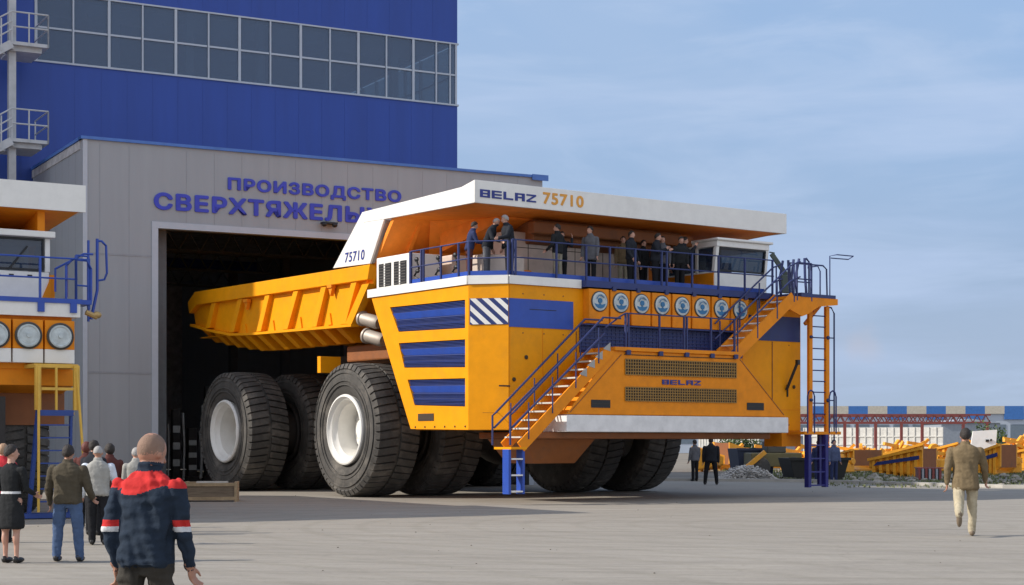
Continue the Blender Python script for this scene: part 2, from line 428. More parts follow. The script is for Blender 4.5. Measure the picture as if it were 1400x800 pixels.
# white band around deck edge, deck, toe board
def band(z0,z1,off,name,m,pts):
    c=MB()
    for i in range(len(pts)-1):
        a=Vector(pts[i]).to_3d(); b=Vector(pts[i+1]).to_3d(); d=(b-a).normalized(); nn=Vector((d.y,-d.x,0))
        if nn.dot(Vector((-1,-1,0)))<0: nn=-nn
        c.loft([(a.x,a.y,z0),(b.x,b.y,z0),(b.x+nn.x*off,b.y+nn.y*off,z0),(a.x+nn.x*off,a.y+nn.y*off,z0)],
               [(a.x,a.y,z1),(b.x,b.y,z1),(b.x+nn.x*off,b.y+nn.y*off,z1),(a.x+nn.x*off,a.y+nn.y*off,z1)])
    return c.build(name,m,truck)
band(5.84,6.07,.07,'deck_fascia',WHT,[(.17,-1.2),(.17,-6.38),(.92,-7.15),(3.33,-7.15)])
band(5.87,6.05,.28,'deck_beam',BLD,[(3.34,-7.15),(10.3,-7.15)])
c=MB(); c.prism([(.18,-1.2),(.18,-6.38),(.93,-7.14),(10.4,-7.14),(11.8,-7.14),(11.8,-1.2)],'z',5.98,6.05); c.build('deck',mat('deck_plate',(.12,.10,.09),.7,dirt=.3),truck)
band(6.06,6.2,.03,'toe_board',BLU,[(.24,-3.4),(.24,-6.36),(.97,-7.07),(10.3,-7.1)])
# railings
c=MB(); z=6.05
rail(c,[(.2,-3.42,z),(.2,-6.34,z),(.93,-7.13,z)],.94,posts=[(.2,-3.42,z),(.2,-3.98,z),(.2,-4.1,z),(.2,-4.98,z),(.2,-5.85,z),(.2,-6.34,z),(.93,-7.13,z)])
c.box(.17,.23,-3.46,-3.38,z-.2,z+.94)
c.build('railing',RAILM,truck)
c=MB(); rail(c,[(1.04,-7.16,z),(10.4,-7.42,z)],.98,posts=[(1.04,-7.16,z),(1.15,-7.16,z),(2.5,-7.18,z),(3.51,-7.2,z),(4.3,-7.25,z),(5.17,-7.3,z),(6.14,-7.3,z),(6.33,-7.3,z),(7.24,-7.35,z),(8.23,-7.38,z),(9.25,-7.4,z),(10.35,-7.42,z)])
for x in (4.3,5.17,6.2,7.24,8.23,9.25): c.box(x-.06,x+.06,-7.47,-7.40,5.8,5.92)
c.build('railing',RAILM,truck)
# hoses hanging on the left rail
c=MB()
for (y0,zz) in ((-3.65,6.75),(-4.75,6.7),(-5.6,6.7)):
    c.tube([(.24,y0,zz),(.27,y0-.1,zz-.25),(.25,y0+.12,zz-.45),(.26,y0-.2,zz-.6)],.03,6)
    c.ell((.25,y0,zz),(.05,.09,.07),0,10,6); c.ell((.25,y0-.05,zz-.33),(.05,.1,.06),0,10,6)
c.build('hose',BLK,truck,40)
# white louvred cabinet on the deck
c=MB(); c.box(.22,1.3,-3.37,-1.52,6.05,6.97); cb=c.build('deck_cabinet',WHT,truck,bevel=.02)
for (y0,y1) in ((-3.17,-2.5),(-2.34,-1.67)):
    c=MB(); c.box(.205,.222,y0,y1,6.12,6.78,0)
    for k in range(8): c.beam((.20,y0+.02,6.16+k*.08),(.20,y1-.02,6.16+k*.08),.02,.02,1)
    c.box(.19,.215,(y0+y1)/2-.03,(y0+y1)/2+.03,6.12,6.78,2)
    c.build('louvre_window',[BLK,mat('louvre_slat',(.10,.09,.08),.6),WHT],cb)
# cabinets behind the people
PK=mat('cabinet_bounce_tint',(.62,.50,.42),.5,dirt=.25)  # white cabinets; the orange bounce light is put into this tint
c=MB(); c.box(2.75,5.6,-4.5,-3.3,6.05,7.66); o=c.build('deck_cabinet',PK,truck,bevel=.03)
d=MB()
for x in (3.5,4.4,5.2): d.box(x-.01,x+.01,-4.507,-4.502,6.1,7.6)
d.box(2.8,5.55,-4.507,-4.502,7.2,7.22); d.build('cabinet_seam',SEAM,o)
c=MB(); c.box(5.75,8.2,-4.3,-3.3,6.05,7.55); o=c.build('deck_cabinet',PK,truck,bevel=.03)
d=MB()
for x in (6.4,7.2): d.box(x-.01,x+.01,-4.307,-4.302,6.1,7.5)
d.build('cabinet_seam',SEAM,o)
c=MB(); c.box(1.6,2.6,-3.4,-2.2,6.05,7.0); c.build('deck_cabinet',PK,truck,bevel=.03)
c=MB(); c.box(.9,2.3,-6.0,-5.2,6.05,6.75); c.build('resistor_box',PK,truck,bevel=.05)
c=MB(); c.box(1.95,2.35,-5.5,-5.1,6.05,6.55); c.build('yellow_box',YEL,truck,bevel=.03)
c=MB(); c.box(2.75,3.2,-5.1,-4.8,6.05,6.5); c.build('orange_box',ORG,truck,bevel=.03)
# exhausts
for (yy,zz) in ((.15,5.15),(-.1,4.62)):
    c=MB(); c.lathe([(.16,0),(.2,.1),(.2,.7),(.235,.72),(.235,.78),(.18,.78),(.16,.3)],(.75,yy-.95,zz),'y',24); o=c.build('exhaust_pipe',STEEL,truck,35)
    o.data.transform(Matrix.Translation((.75,yy-.95,zz))@Matrix.Rotation(R(14),4,'X')@Matrix.Rotation(R(12),4,'Z')@Matrix.Translation((-.75,-(yy-.95),-zz)))
# canopy + dump body
cw0,cw1=.35,11.95
body=MB()
yr=[(-.9,6.88),(11.2,6.93),(11.75,6.65),(11.5,5.82),(10.07,5.56),(8.36,5.32),(6.83,5.26),(.17,5.17),(-.77,6.26)]
# side plates
for (xa,xb) in ((.55,.63),(11.3,11.38)):
    body.prism(yr,'x',xa,xb)
# floor (V) and tail
body.loft([(.6,-.2,5.25),(.6,6.9,5.3),(.6,11.5,5.85),(5.9,11.5,5.35),(5.9,6.9,4.75),(5.9,1.5,4.65)],
          [(11.33,-.2,5.25),(11.33,6.9,5.3),(11.33,11.5,5.85),(5.95,11.5,5.34),(5.95,6.9,4.74),(5.95,1.5,4.64)])
body.box(.6,11.3,.6,11.2,5.30,5.34)
# front wall slanting up under the canopy
body.loft([(.45,-.9,6.85),(11.5,-.9,6.85),(11.3,.5,5.1),(.6,.5,5.1)],[(.45,-.75,6.95),(11.5,-.75,6.95),(11.3,.65,5.2),(.6,.65,5.2)])
dump=body.build('dump_body',YEL,truck,bevel=.015)
c=MB() # top rail
for (xa,xb) in ((.35,.66),(11.25,11.6)):
    c.prism([(-.92,6.86),(11.15,6.93),(11.72,6.6),(11.6,6.2),(11.0,6.46),(-.78,6.42)],'x',xa,xb)
c.build('top_rail',YEL,dump,bevel=.02)
ribs=[((9.72,6.45),(10.13,5.6)),((7.69,6.44),(8.25,5.36)),((5.7,6.44),(6.25,5.27)),((3.75,6.43),(4.4,5.24)),((1.95,6.43),(2.5,5.21)),((.1,6.42),(.7,5.19))]
for (a,b) in ribs:
    for sg,x0 in ((1,.36),(-1,11.57)):
        c=MB(); w=.16; x1=x0+.2*sg
        A_=[(x0+.04*sg,a[0]-w,a[1]),(x0+.04*sg,a[0]+w,a[1]),(x0,b[0]+w,b[1]),(x0,b[0]-w,b[1])]
        c.loft(A_,[(x1,p[1],p[2]) for p in A_])
        c.build('side_rib',YEL,dump,bevel=.01)
c=MB() # end plate rib near front and lower lip
c.prism([(-.85,6.3),(-.45,6.3),(.55,5.19),(.17,5.17)],'x',.36,.56)
c.prism([(.17,5.17),(6.83,5.26),(8.36,5.32),(10.07,5.56),(11.5,5.82),(11.5,5.74),(10.07,5.48),(8.36,5.24),(6.83,5.18),(.17,5.09)],'x',.34,.62)
c.build('lower_lip',YEL,dump)
for i in range(12):
    y=1.2+i*.86; z0=5.1 if y<6.8 else 5.1+(y-6.8)**1.35*.075
    c=MB()
    P=[(.45,y-.16,z0+.06),(.45,y+.2,z0+.06),(1.0,y+.12,z0-.42),(1.0,y-.22+.06,z0-.42)]
    c.loft(P,[(1.5,y-.16,z0+.1),(1.5,y+.2,z0+.1),(1.5,y+.12,z0-.4),(1.5,y-.16,z0-.4)])
    c.build('floor_rib',YEL,dump)
for i,(y,zt) in enumerate(((7.2,6.35),(1.5,6.4))):
    c=MB(); c.box(.34,.5,y-.14,y+.14,zt-.05,zt+.05); c.prism([(y-.12,zt-.05),(y+.12,zt-.05),(y,zt-.3)],'x',.38,.5); c.build('lug',ORG,dump)
for y in (2.0,3.9,5.75,7.75):
    c=MB(); c.prism([(y-.35,5.24),(y-.1,5.24),(y-.1,5.6),(y-.25,5.6)],'x',.5,.56); c.build('gusset',YEL,dump)
# canopy
can=MB()
top_y=[(-6.4,8.65),(-5.75,8.53),(-.47,8.44)]
for xa,xb in ((cw0,cw0+.08),(cw1-.08,cw1)):
    can.prism([(-6.4,8.65),(-5.75,8.53),(-.47,8.44),(-.56,8.13),(-1.7,8.1),(-6.4,8.04)],'x',xa,xb)
can.prism([(-.56,8.125),(-.47,8.44),(1.28,6.93),(-.92,6.88),(-1.72,8.095)],'x',cw0+.004,cw0+.07)
can.prism([(-.56,8.125),(-.47,8.44),(1.28,6.93),(-.92,6.88),(-1.72,8.095)],'x',cw1-.07,cw1-.004)
can.box(cw0+.08,cw1-.08,-6.4,-6.32,8.04,8.65)
can.loft([(cw0+.08,-6.32,8.5),(cw1-.08,-6.32,8.5),(cw1-.08,-.5,8.42),(cw0+.08,-.5,8.42)],[(cw0+.08,-6.32,8.46),(cw1-.08,-6.32,8.46),(cw1-.08,-.5,8.38),(cw0+.08,-.5,8.38)])
canopy=can.build('canopy',WHT,dump,bevel=.008)
c=MB(); c.box(cw0+.07,cw0+.35,-1.72,-1.6,8.0,8.08)
c.loft([(cw0+.07,-1.72,8.08),(cw0+.32,-1.72,8.08),(cw0+.32,-.92,6.9),(cw0+.07,-.92,6.9)],[(cw0+.07,-1.55,8.08),(cw0+.32,-1.55,8.08),(cw0+.32,-.8,6.9),(cw0+.07,-.8,6.9)])
c.build('corner_strut',mat('grey_paint',(.35,.34,.32),.5),canopy)
# underside: plate, flares, sloping front wall, longitudinal beams
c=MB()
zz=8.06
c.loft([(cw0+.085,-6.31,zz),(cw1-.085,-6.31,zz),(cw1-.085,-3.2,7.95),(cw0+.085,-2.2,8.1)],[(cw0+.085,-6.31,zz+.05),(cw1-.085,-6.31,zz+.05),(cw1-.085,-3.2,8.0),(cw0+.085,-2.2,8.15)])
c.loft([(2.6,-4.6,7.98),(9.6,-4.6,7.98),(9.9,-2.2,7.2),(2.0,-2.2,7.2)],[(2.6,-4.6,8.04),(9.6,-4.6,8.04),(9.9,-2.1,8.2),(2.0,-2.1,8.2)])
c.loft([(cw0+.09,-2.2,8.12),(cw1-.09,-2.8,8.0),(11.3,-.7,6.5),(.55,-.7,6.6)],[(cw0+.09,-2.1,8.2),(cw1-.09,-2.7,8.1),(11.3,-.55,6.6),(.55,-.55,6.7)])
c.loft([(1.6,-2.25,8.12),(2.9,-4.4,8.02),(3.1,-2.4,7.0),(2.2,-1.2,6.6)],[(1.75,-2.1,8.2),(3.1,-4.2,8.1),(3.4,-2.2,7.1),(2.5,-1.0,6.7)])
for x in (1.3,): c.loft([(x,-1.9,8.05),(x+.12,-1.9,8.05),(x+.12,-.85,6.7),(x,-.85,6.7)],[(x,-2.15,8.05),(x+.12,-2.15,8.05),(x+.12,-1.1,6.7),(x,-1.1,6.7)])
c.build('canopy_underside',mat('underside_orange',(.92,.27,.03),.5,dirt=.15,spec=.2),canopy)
c=MB(); c.box(3.2,9.2,-5.2,-4.9,7.55,7.9); 
c.loft([(3.4,-4.9,7.4),(9.0,-4.9,7.4),(9.0,-1.5,6.7),(3.4,-1.5,6.7)],[(3.4,-4.9,8.0),(9.0,-4.9,8.0),(9.0,-1.5,7.6),(3.4,-1.5,7.6)])
c.build('cross_beam',CHAS,canopy,bevel=.04)
LB=mat('logo_blue',(.02,.035,.22),.5); LO=mat('logo_orange',(.72,.32,.04),.5)
wordmark((.52,-6.402,8.20),(1,0,0),(0,0,1),1.86,.21,LB,canopy)
text('75710',(2.62,-6.402,8.19),(1,0,0),(0,0,1),1.42,.33,LO,canopy,bold=.03,ext=.006)
text('75710',(cw0+.002,.55,7.03),(0,-1,0),(0,0,1),1.15,.30,LB,canopy,bold=.015,ext=.006,slant=.12)
# cab
c=MB()
F=-6.2;Bk=-3.95
c.prism([(F,6.07),(F,6.72),(F+.0,6.74),(Bk,6.74),(Bk,6.07)],'x',9.15,11.3,0)
c.box(9.15,11.3,F-.12,Bk+.1,7.48,7.66)
for x in (9.15,11.18): c.loft([(x,F+.0,6.74),(x+.12,F,6.74),(x+.12,F+.14,6.74),(x,F+.14,6.74)],[(x,F-.1,7.48),(x+.12,F-.1,7.48),(x+.12,F+.05,7.48),(x,F+.05,7.48)])
for x in (9.15,11.18): c.box(x,x+.12,Bk-.15,Bk,6.74,7.48); 
c.box(9.27,11.18,Bk-.06,Bk,6.74,7.48)
c.box(9.15,9.27,-5.45,-5.33,6.74,7.48)
c.prism([(9.4,5.82),(11.2,5.82),(11.3,6.1),(9.2,6.1)],'y',F-.55,F+.5)
cab=c.build('cab',WHT,truck,bevel=.02)
c=MB(); c.box(9.1,11.4,F-.2,Bk+.15,7.66,7.74); c.build('cab_roof',WHT,cab,bevel=.03)
c=MB(); c.loft([(9.28,F+.03,6.76),(11.17,F+.03,6.76),(11.17,F-.06,7.47),(9.28,F-.06,7.47)],[(9.28,F+.05,6.76),(11.17,F+.05,6.76),(11.17,F-.04,7.47),(9.28,F-.04,7.47)]); c.build('windscreen',CABG,cab)
c=MB()
for (p,q) in (((9.30,F-.0,6.78),(11.15,F-.0,6.78)),((11.15,F-.0,6.78),(11.15,F-.08,7.45)),((11.15,F-.08,7.45),(9.30,F-.08,7.45)),((9.30,F-.08,7.45),(9.30,F,6.78))): c.beam(p,q,.05,.05)
c.build('window_seal',BLK,cab)
for y0,y1 in ((F+.14,-5.45),(-5.33,Bk-.15)):
    c=MB(); c.box(9.18,9.2,y0,y1,6.76,7.46); c.build('side_window',CABG,cab)
c=MB(); c.box(9.125,9.148,F+.03,Bk-.03,6.08,6.7); c.box(9.1,9.125,-5.6,-5.5,6.4,6.44); c.build('cab_door',ORG,cab)
c=MB(); c.box(9.9,10.4,-5.6,-5.1,6.74,7.1); c.box(9.9,10.4,-5.15,-5.0,7.0,7.42); c.build('seat',BLK,cab)
GRN=mat('mirror_green',(.05,.07,.055),.4)
c=MB(); c.beam((11.4,F-.1,7.4),(11.9,F-.25,6.75),.06,.16); c.box(11.62,11.95,F-.35,F-.22,6.2,6.75); c.beam((11.35,F-.05,7.45),(11.5,F-.15,7.42),.04,.04)
c.build('mirror',GRN,cab,bevel=.03)
c=MB(); c.box(9.35,11.2,F-.02,F-.004,6.12,6.14); c.build('cab_seam',SEAM,cab)
# lower grille box
c=MB(); G=-8.3
c.loft([(1.98,G,2.36),(10.05,G,2.36),(8.15,G,4.1),(3.55,G,4.1)],[(1.98,-7.16,2.36),(10.05,-7.16,2.36),(8.15,-7.16,4.1),(3.55,-7.16,4.1)])
gb=c.build('front_box',ORG,truck,bevel=.025)
c=MB(); c.box(3.6,8.2,G-.06,-7.16,4.10,4.2); c.build('walkway',ORG,truck)
c=MB(); c.box(3.95,8.05,G-.02,G-.004,3.99,4.01); c.box(2.0,2.02,G-.01,G-.004,2.4,2.42); c.build('box_seam',SEAM,gb)
c=MB(); c.beam((2.1,G-.008,2.42),(3.85,G-.008,4.0),.01,.02); c.build('box_edge',CHAS,gb)
c=MB(); c.beam((9.95,G-.008,2.42),(8.2,G-.008,4.0),.01,.02); c.build('box_edge',CHAS,gb)
for (z0,z1) in ((3.46,3.88),(2.75,3.12)):
    c=MB(); c.box(3.98,8.05,G-.012,G-.003,z0,z1,1)
    n_=46
    for k in range(n_+1): x=3.98+k*(4.07/n_); c.box(x-.014,x+.014,G-.03,G-.012,z0,z1,0)
    for k in range(6): z_=z0+k*(z1-z0)/5; c.box(3.98,8.05,G-.034,G-.03,z_-.012,z_+.012,0)
    c.build('grille',[mat('grille_ochre',(.30,.16,.03),.6),BLK],gb)
wordmark((5.29,G-.004,3.22),(1,0,0),(0,0,1),1.42,.13,LB,gb)
for (a,b) in ((2.81,3.46),(8.48,9.14)):
    c=MB(); c.box(a,b,G-.015,G-.003,2.55,2.76); c.box(a+.02,b-.02,G-.02,G-.015,2.64,2.67,1); c.build('headlight',[BLK,DARKM],gb)
c=MB(); c.box(1.95,10.08,G-.06,-7.3,1.9,2.35); c.build('bumper',mat('bumper_paint',(.74,.72,.70),.45,dirt=.15),truck,bevel=.02)
# walkway rail
c=MB(); zb=4.2
rail(c,[(4.0,G,zb),(8.0,G,zb)],.92,lev=(1.0,),posts=[(4.0,G,zb),(4.1,G,zb),(5.2,G,zb),(6.1,G,zb),(6.2,G,zb),(7.1,G,zb),(8.0,G,zb)])
c.tube([(4.0,G,5.12),(3.8,G,5.02),(3.3,G,4.7)],.024)
for x in (4.05,5.2,6.15,7.1,8.0): c.box(x-.07,x+.07,G-.09,G-.03,4.0,4.12)
c.build('railing',RAILM,truck)
# left stairs
def sline(t): return (.48+t*(3.45-.48), 1.50+t*(4.10-1.50))
c=MB()
for y in (G-.02,G+.72):
    a=sline(0); b=sline(1.0); c.beam((a[0],y,a[1]),(b[0],y,b[1]),.05,.30)
st=c.build('stairs',ORG,truck)
for k in range(11):
    t=(k+.6)/11.5; a=sline(t); c=MB(); c.box(a[0]-.15,a[0]+.15,G,G+.7,a[1]+.10,a[1]+.14)
    c.build('stair_tread',mat('tread_plate',(.55,.52,.46),.5),st)
c=MB(); c.box(.16,.66,G-.05,G+.72,1.44,1.5); c.build('stair_landing',YEL,st)
c=MB()
for k in range(4): 
    a=sline(.68+k*.09); c.prism([(a[0]-.12,a[1]+.16),(a[0]+.13,a[1]+.34),(a[0]+.13,a[1]+.1)],'y',G-.055,G-.047)
c.build('step_gusset',mat('grey_paint',(.35,.34,.32),.5),st)
c=MB()
for y in (G-.05,G+.75):
    for off in (.92,.50) if y<G else (.92,.5):
        a=sline(-.0); b=sline(.98)
        c.tube([(a[0]-.35,y,a[1]+.05),(a[0]-.35,y,a[1]+off-.1),(a[0]-.22,y,a[1]+off),(b[0]-.2,y,b[1]+off),(b[0]+.4,y,b[1]+off)] if off>.6 else [(a[0]-.3,y,a[1]+off),(b[0]-.15,y,b[1]+off)],.03)
    for t in (.08,.34,.6,.86):
        a=sline(t); c.tube([(a[0],y,a[1]),(a[0],y,a[1]+.95)],.02)
c.build('handrail',RAILM,st,40)
c=MB()
for x in (.10,.54): c.box(x,x+.08,G-.02,G+.26,.28,1.44,0)
for k in range(3): c.box(.18,.54,G-.05,G+.24,.33+k*.42,.37+k*.42,1)
c.build('boarding_ladder',[BLU,WHT],st,bevel=.01)
# right stairs and platform
G2=-8.1
c=MB()
for y in (G2-.1,G2+.6): c.beam((8.15,y,4.15),(10.45,y,5.88),.05,.34)
rs=c.build('stairs',ORG,truck)
for k in range(7):
    t=(k+.6)/7.6; c=MB(); x=8.15+2.3*t; z_=4.2+1.7*t; c.box(x-.14,x+.14,G2-.07,G2+.57,z_+.06,z_+.09); c.build('stair_tread',WHT,rs)
c=MB()
for y in (G2-.12,G2+.62):
    for off in (.95,.5): c.tube([(8.0,y,4.1+off),(10.3,y,5.85+off),(10.7,y,6.0+off)],.025)
    for t in (0.02,.36,.7,1): c.tube([(8.15+2.3*t,y,4.0+1.75*t),(8.15+2.3*t,y,5.1+1.75*t)],.024)
c.build('handrail',RAILM,rs,40)
c=MB(); c.prism([(10.3,5.92),(12.3,5.92),(12.3,5.74),(11.5,5.66),(11.05,5.42),(10.8,5.34),(10.1,5.6)],'y',G2-.1,G2-.04)
c.box(10.3,12.3,G2-.04,-7.16,5.84,5.92); c.box(12.3,12.7,-7.75,-7.2,5.84,5.92)
c.beam((11.82,-7.3,5.2),(12.5,-7.3,5.84),.08,.1)
pf=c.build('platform',ORG,truck)
c=MB(); zb=5.92
rail(c,[(10.6,G2-.08,zb),(11.2,G2-.08,zb)],1.0)
c.tube([(12.0,G2-.06,zb),(12.0,G2-.06,zb+1.28),(12.05,G2-.3,zb+1.3),(12.75,G2-.3,zb+1.3),(12.75,G2-.1,zb+1.22),(12.05,G2-.06,zb+1.22)],.018)
c.tube([(11.2,-7.3,zb),(11.2,-7.3,zb+1.1),(12.6,-7.3,zb+1.1),(12.75,-7.3,zb+1.0),(12.78,-7.3,zb+.12),(12.6,-7.3,zb+.05),(12.2,-7.3,zb+.05)],.026)
c.tube([(11.2,G2-.05,zb+.9),(11.5,G2-.05,zb+.95),(11.6,G2-.05,zb+.8),(11.6,G2-.05,zb)],.022)
c.tube([(11.25,-7.3,zb+.55),(12.1,-7.3,zb+.55)],.022)
c.tube([(12.0,-7.3,zb),(12.0,-7.3,zb+1.1)],.03); c.tube([(11.85,-7.3,zb),(11.85,-7.3,zb+.95)],.022)
for y in np.linspace(G2-.05,-7.25,5):
    c.tube([(10.95+.1*math.sin(y*9),y,zb),(10.88+.1*math.sin(y*9),y,zb+.6),(10.95,y,zb+1.15)],.04)
c.tube([(11.0,G2-.06,zb+1.15),(11.12,G2-.06,zb+1.05),(11.1,G2-.06,zb+.85)],.03)
c.box(10.75,11.2,G2-.12,-7.2,zb+.0,zb+.12); c.box(11.2,12.2,G2-.11,G2-.05,zb,zb+.1)
c.build('railing',RAILM,pf,40)
# long ladder on the right
c=MB()
yl=-7.55
for x in (11.78,12.5): c.box(x-.07,x+.07,yl-.05,yl+.05,1.9,5.75)
ld=c.build('ladder',YEL if False else ORG,truck)
for k in range(11): c=MB(); c.tube([(11.85,yl,2.15+k*.33),(12.43,yl,2.15+k*.33)],.02); c.build('rung',BLD,ld)
c=MB(); c.tube([(12.5,yl,5.75),(12.68,yl-.02,5.72),(12.78,yl-.04,5.55),(12.78,yl-.04,1.7),(12.7,yl,1.6)],.026)
for z_ in (4.8,2.9): c.tube([(12.5,yl,z_),(12.78,yl-.04,z_)],.02); c.ell((12.5,yl-.06,z_),(.07,.05,.06))
for z_ in (4.8,2.9): c.ell((11.78,yl-.06,z_),(.07,.05,.05))
c.build('handrail',RAILM,ld,40)
c=MB(); c.box(11.2,12.75,-7.9,-7.2,1.86,1.95); c.box(11.0,11.8,-7.15,-6.4,1.5,1.97); lp=c.build('step_platform',ORG,truck)
c=MB()
for x in (11.33,12.25):
    c.tube([(x,-7.9,1.9),(x,-7.9,3.0),(x+.05,-7.9,3.13),(x+.14,-7.9,3.18),(x+.24,-7.9,3.13),(x+.29,-7.9,3.0),(x+.29,-7.9,1.9)],.024)
c.build('grab_rail',BLD,lp,40)
c=MB()
for x in (11.38,12.1): c.box(x-.06,x+.06,-7.95,-7.78,.28,1.86)
for x in (12.5,12.72): c.box(x-.05,x+.05,-7.3,-7.2,.3,1.86)
for k in range(4): c.box(11.44,12.04,-7.93,-7.8,.32+k*.4,.36+k*.4)
c.build('boarding_ladder',mat('boarding_blue',(.02,.02,.16),.45),lp)
c=MB(); c.tube([(11.15,-7.2,3.2),(11.3,-7.5,4.0)],.045); c.box(11.26,11.36,-7.56,-7.46,3.95,4.1); c.build('wand',BLK,truck)
c=MB()
for (x,z_) in ((11.5,3.3),(1.5,3.9),(1.1,3.3)): c.ell((x,-7.17,z_),(.06,.02,.06),0,10,6)
c.build('plug',SEAM,truck)

# ------------------------------------------------------------------ SECOND TRUCK (left edge)
LA=R(31); LO_=(-9.4,37.1,0)
t2=empty('dump_truck',LO_,LA)
tag(t2,'dump truck cut off by the left edge, white canopy over white cab','dump truck')
c=MB()
c.box(-9.2,0,0,.06,6.69,7.28)
c.box(-.06,0,.06,4.5,6.72,7.26); c.box(-9.2,-9.14,.06,4.5,6.72,7.26)
c.loft([(-9.14,.06,7.2),(-.06,.06,7.2),(-.06,5.5,7.3),(-9.14,5.5,7.3)],[(-9.14,.06,7.15),(-.06,.06,7.15),(-.06,5.5,7.25),(-9.14,5.5,7.25)])
cn=c.build('canopy',WHT,t2)
c=MB(); c.loft([(-9.1,.07,6.72),(-.1,.07,6.72),(-.5,2.4,6.3),(-8.7,2.4,6.3)],[(-9.1,.07,6.78),(-.1,.07,6.78),(-.5,2.4,6.4),(-8.7,2.4,6.4)])
for x in (-.9,-1.9,-2.9): c.box(x-.08,x+.08,.3,2.4,6.25,6.7)
c.build('canopy_underside',ORG,cn)
c=MB()
c.prism([(2.4,6.3),(5.2,7.2),(15.0,7.0),(15.6,6.2),(12,5.0),(5,4.0)],'x',-8.8,-.4)
c.build('dump_body',YEL,t2)
c=MB(); c.box(-9,-.3,.6,5.0,2.0,4.35); c.box(-6,-3,5,13,2.2,3.8); c.build('engine_housing',CHAS,t2)
c=MB(); c.box(-9,-.27,-.5,3.4,4.33,4.62); c.build('deck_fascia',WHT,t2)
c=MB(); c.box(-9,-.24,-.54,3.5,4.62,4.72); c.build('deck',BLU,t2)
c=MB(); c.box(-9,-.4,-.3,.6,3.2,4.33); c.build('front_wall',ORG,t2)
c=MB(); c.loft([(-9,-.25,2.85),(-.35,-.25,2.85),(-.35,.6,2.7),(-9,.6,2.7)],[(-9,-.25,3.2),(-.35,-.25,3.2),(-.35,.6,3.2),(-9,.6,3.2)]); c.build('front_skirt',ORG,t2)
for k in range(6):
    x=-.73-k*.68; c=MB(); c.box(x-.32,x+.32,-.55,-.3,3.62,4.24,0); c.box(x-.32,x+.32,-.55,-.3,3.32,3.618,1)
    h=c.build('filter_housing',[ORG,WHT],t2,bevel=.01)
    c=MB(); c.lathe([(.29,0),(.29,-.05),(.255,-.07),(.25,-.03)],(x,-.55,3.9),'y',36); c.build('clamp_ring',RING,h,35)
    c=MB(); c.lathe([(.25,-.02),(.245,-.055),(.21,-.065),(.19,-.045),(.05,-.05),(.045,-.08),(.001,-.08)],(x,-.55,3.9),'y',36); c.build('filter_cap',BAD,h,35)
c=MB(); c.box(-3.0,-.72,.3,2.2,4.72,5.35); c.box(-3.0,-.62,.16,2.3,6.1,6.24)
for x in (-3,-.82): c.box(x,x+.12,.3,.42,5.35,6.1)
for x in (-3,-.82): c.box(x,x+.12,2.08,2.2,5.35,6.1)
c.box(-2.9,-.8,2.1,2.2,5.35,6.1)
cb=c.build('cab',WHT,t2,bevel=.02)
c=MB(); c.box(-2.88,-.82,.33,.35,5.36,6.09); c.build('windscreen',CABG,cb)
c=MB()
for (p,q) in (((-2.86,.3,5.4),(-.86,.3,5.4)),((-.86,.3,5.4),(-.86,.3,6.06)),((-.86,.3,6.06),(-2.86,.3,6.06)),((-1.6,.29,5.38),(-1.2,.29,5.9))): c.beam(p,q,.035,.035)
c.build('window_seal',BLK,cb)
c=MB(); c.prism([(-.9,4.75),(-.69,4.75),(-.69,5.25)],'y',.27,.3); c.prism([(-.72,4.75),(-.60,4.75),(-.60,5.3),(-.72,5.3)],'y',.3,1.0); c.build('cab_door',ORG,cb)
c=MB()
for x in (-2.4,-1.9,-1.6,-1.2): c.box(x,x+.1,.28,.298,5.24,5.28)
c.build('cab_vent',BLK,cb)
c=MB(); rail(c,[(-9,-.45,4.68),(-.32,-.45,4.68)],.92,posts=[(-.35,-.45,4.68),(-1.13,-.45,4.68),(-2.2,-.45,4.68),(-3.2,-.45,4.68)])
rail(c,[(-.35,-.45,4.68),(-.05,-.35,4.68),(.1,.1,4.68)],1.0,lev=(1.0,.9,.35))
c.tube([(-.55,-.4,4.7),(-.55,-.4,5.45),(-.4,-.4,5.6),(-.1,-.4,5.6),(.0,-.4,5.4),(.0,-.4,4.7)],.028)
c.tube([(.12,.2,4.3),(.12,.2,6.1)],.03); c.tube([(.32,.2,6.15),(.32,.2,5.0),(.18,.2,4.35)],.036)
c.tube([(.32,.2,6.1),(.42,.2,6.1),(.52,.2,6.0),(.54,.2,5.4),(.48,.2,5.25),(.34,.2,5.22)],.028)
c.tube([(-.7,-.1,5.4),(-.1,-.2,5.75),(.1,-.2,5.75)],.026); c.tube([(-.7,-.1,4.9),(-.7,-.1,5.4),(-.45,-.1,5.55),(-.45,-.1,4.8)],.026)
c.box(-.7,.0,-.45,.2,4.62,4.72)
c.box(-1.2,-1.06,-.56,-.5,4.42,4.62); c.box(-.5,-.36,-.56,-.5,4.42,4.62)
c.build('railing',BLU,t2,40)
c=MB(); c.tube([(-.15,-.5,4.45),(.1,-.5,4.35)],.06,8); c.ell((.1,-.5,4.4),(.1,.08,.08)); c.build('lamp',mat('brass_lamp',(.45,.30,.12),.4,metal=.5),t2,40)
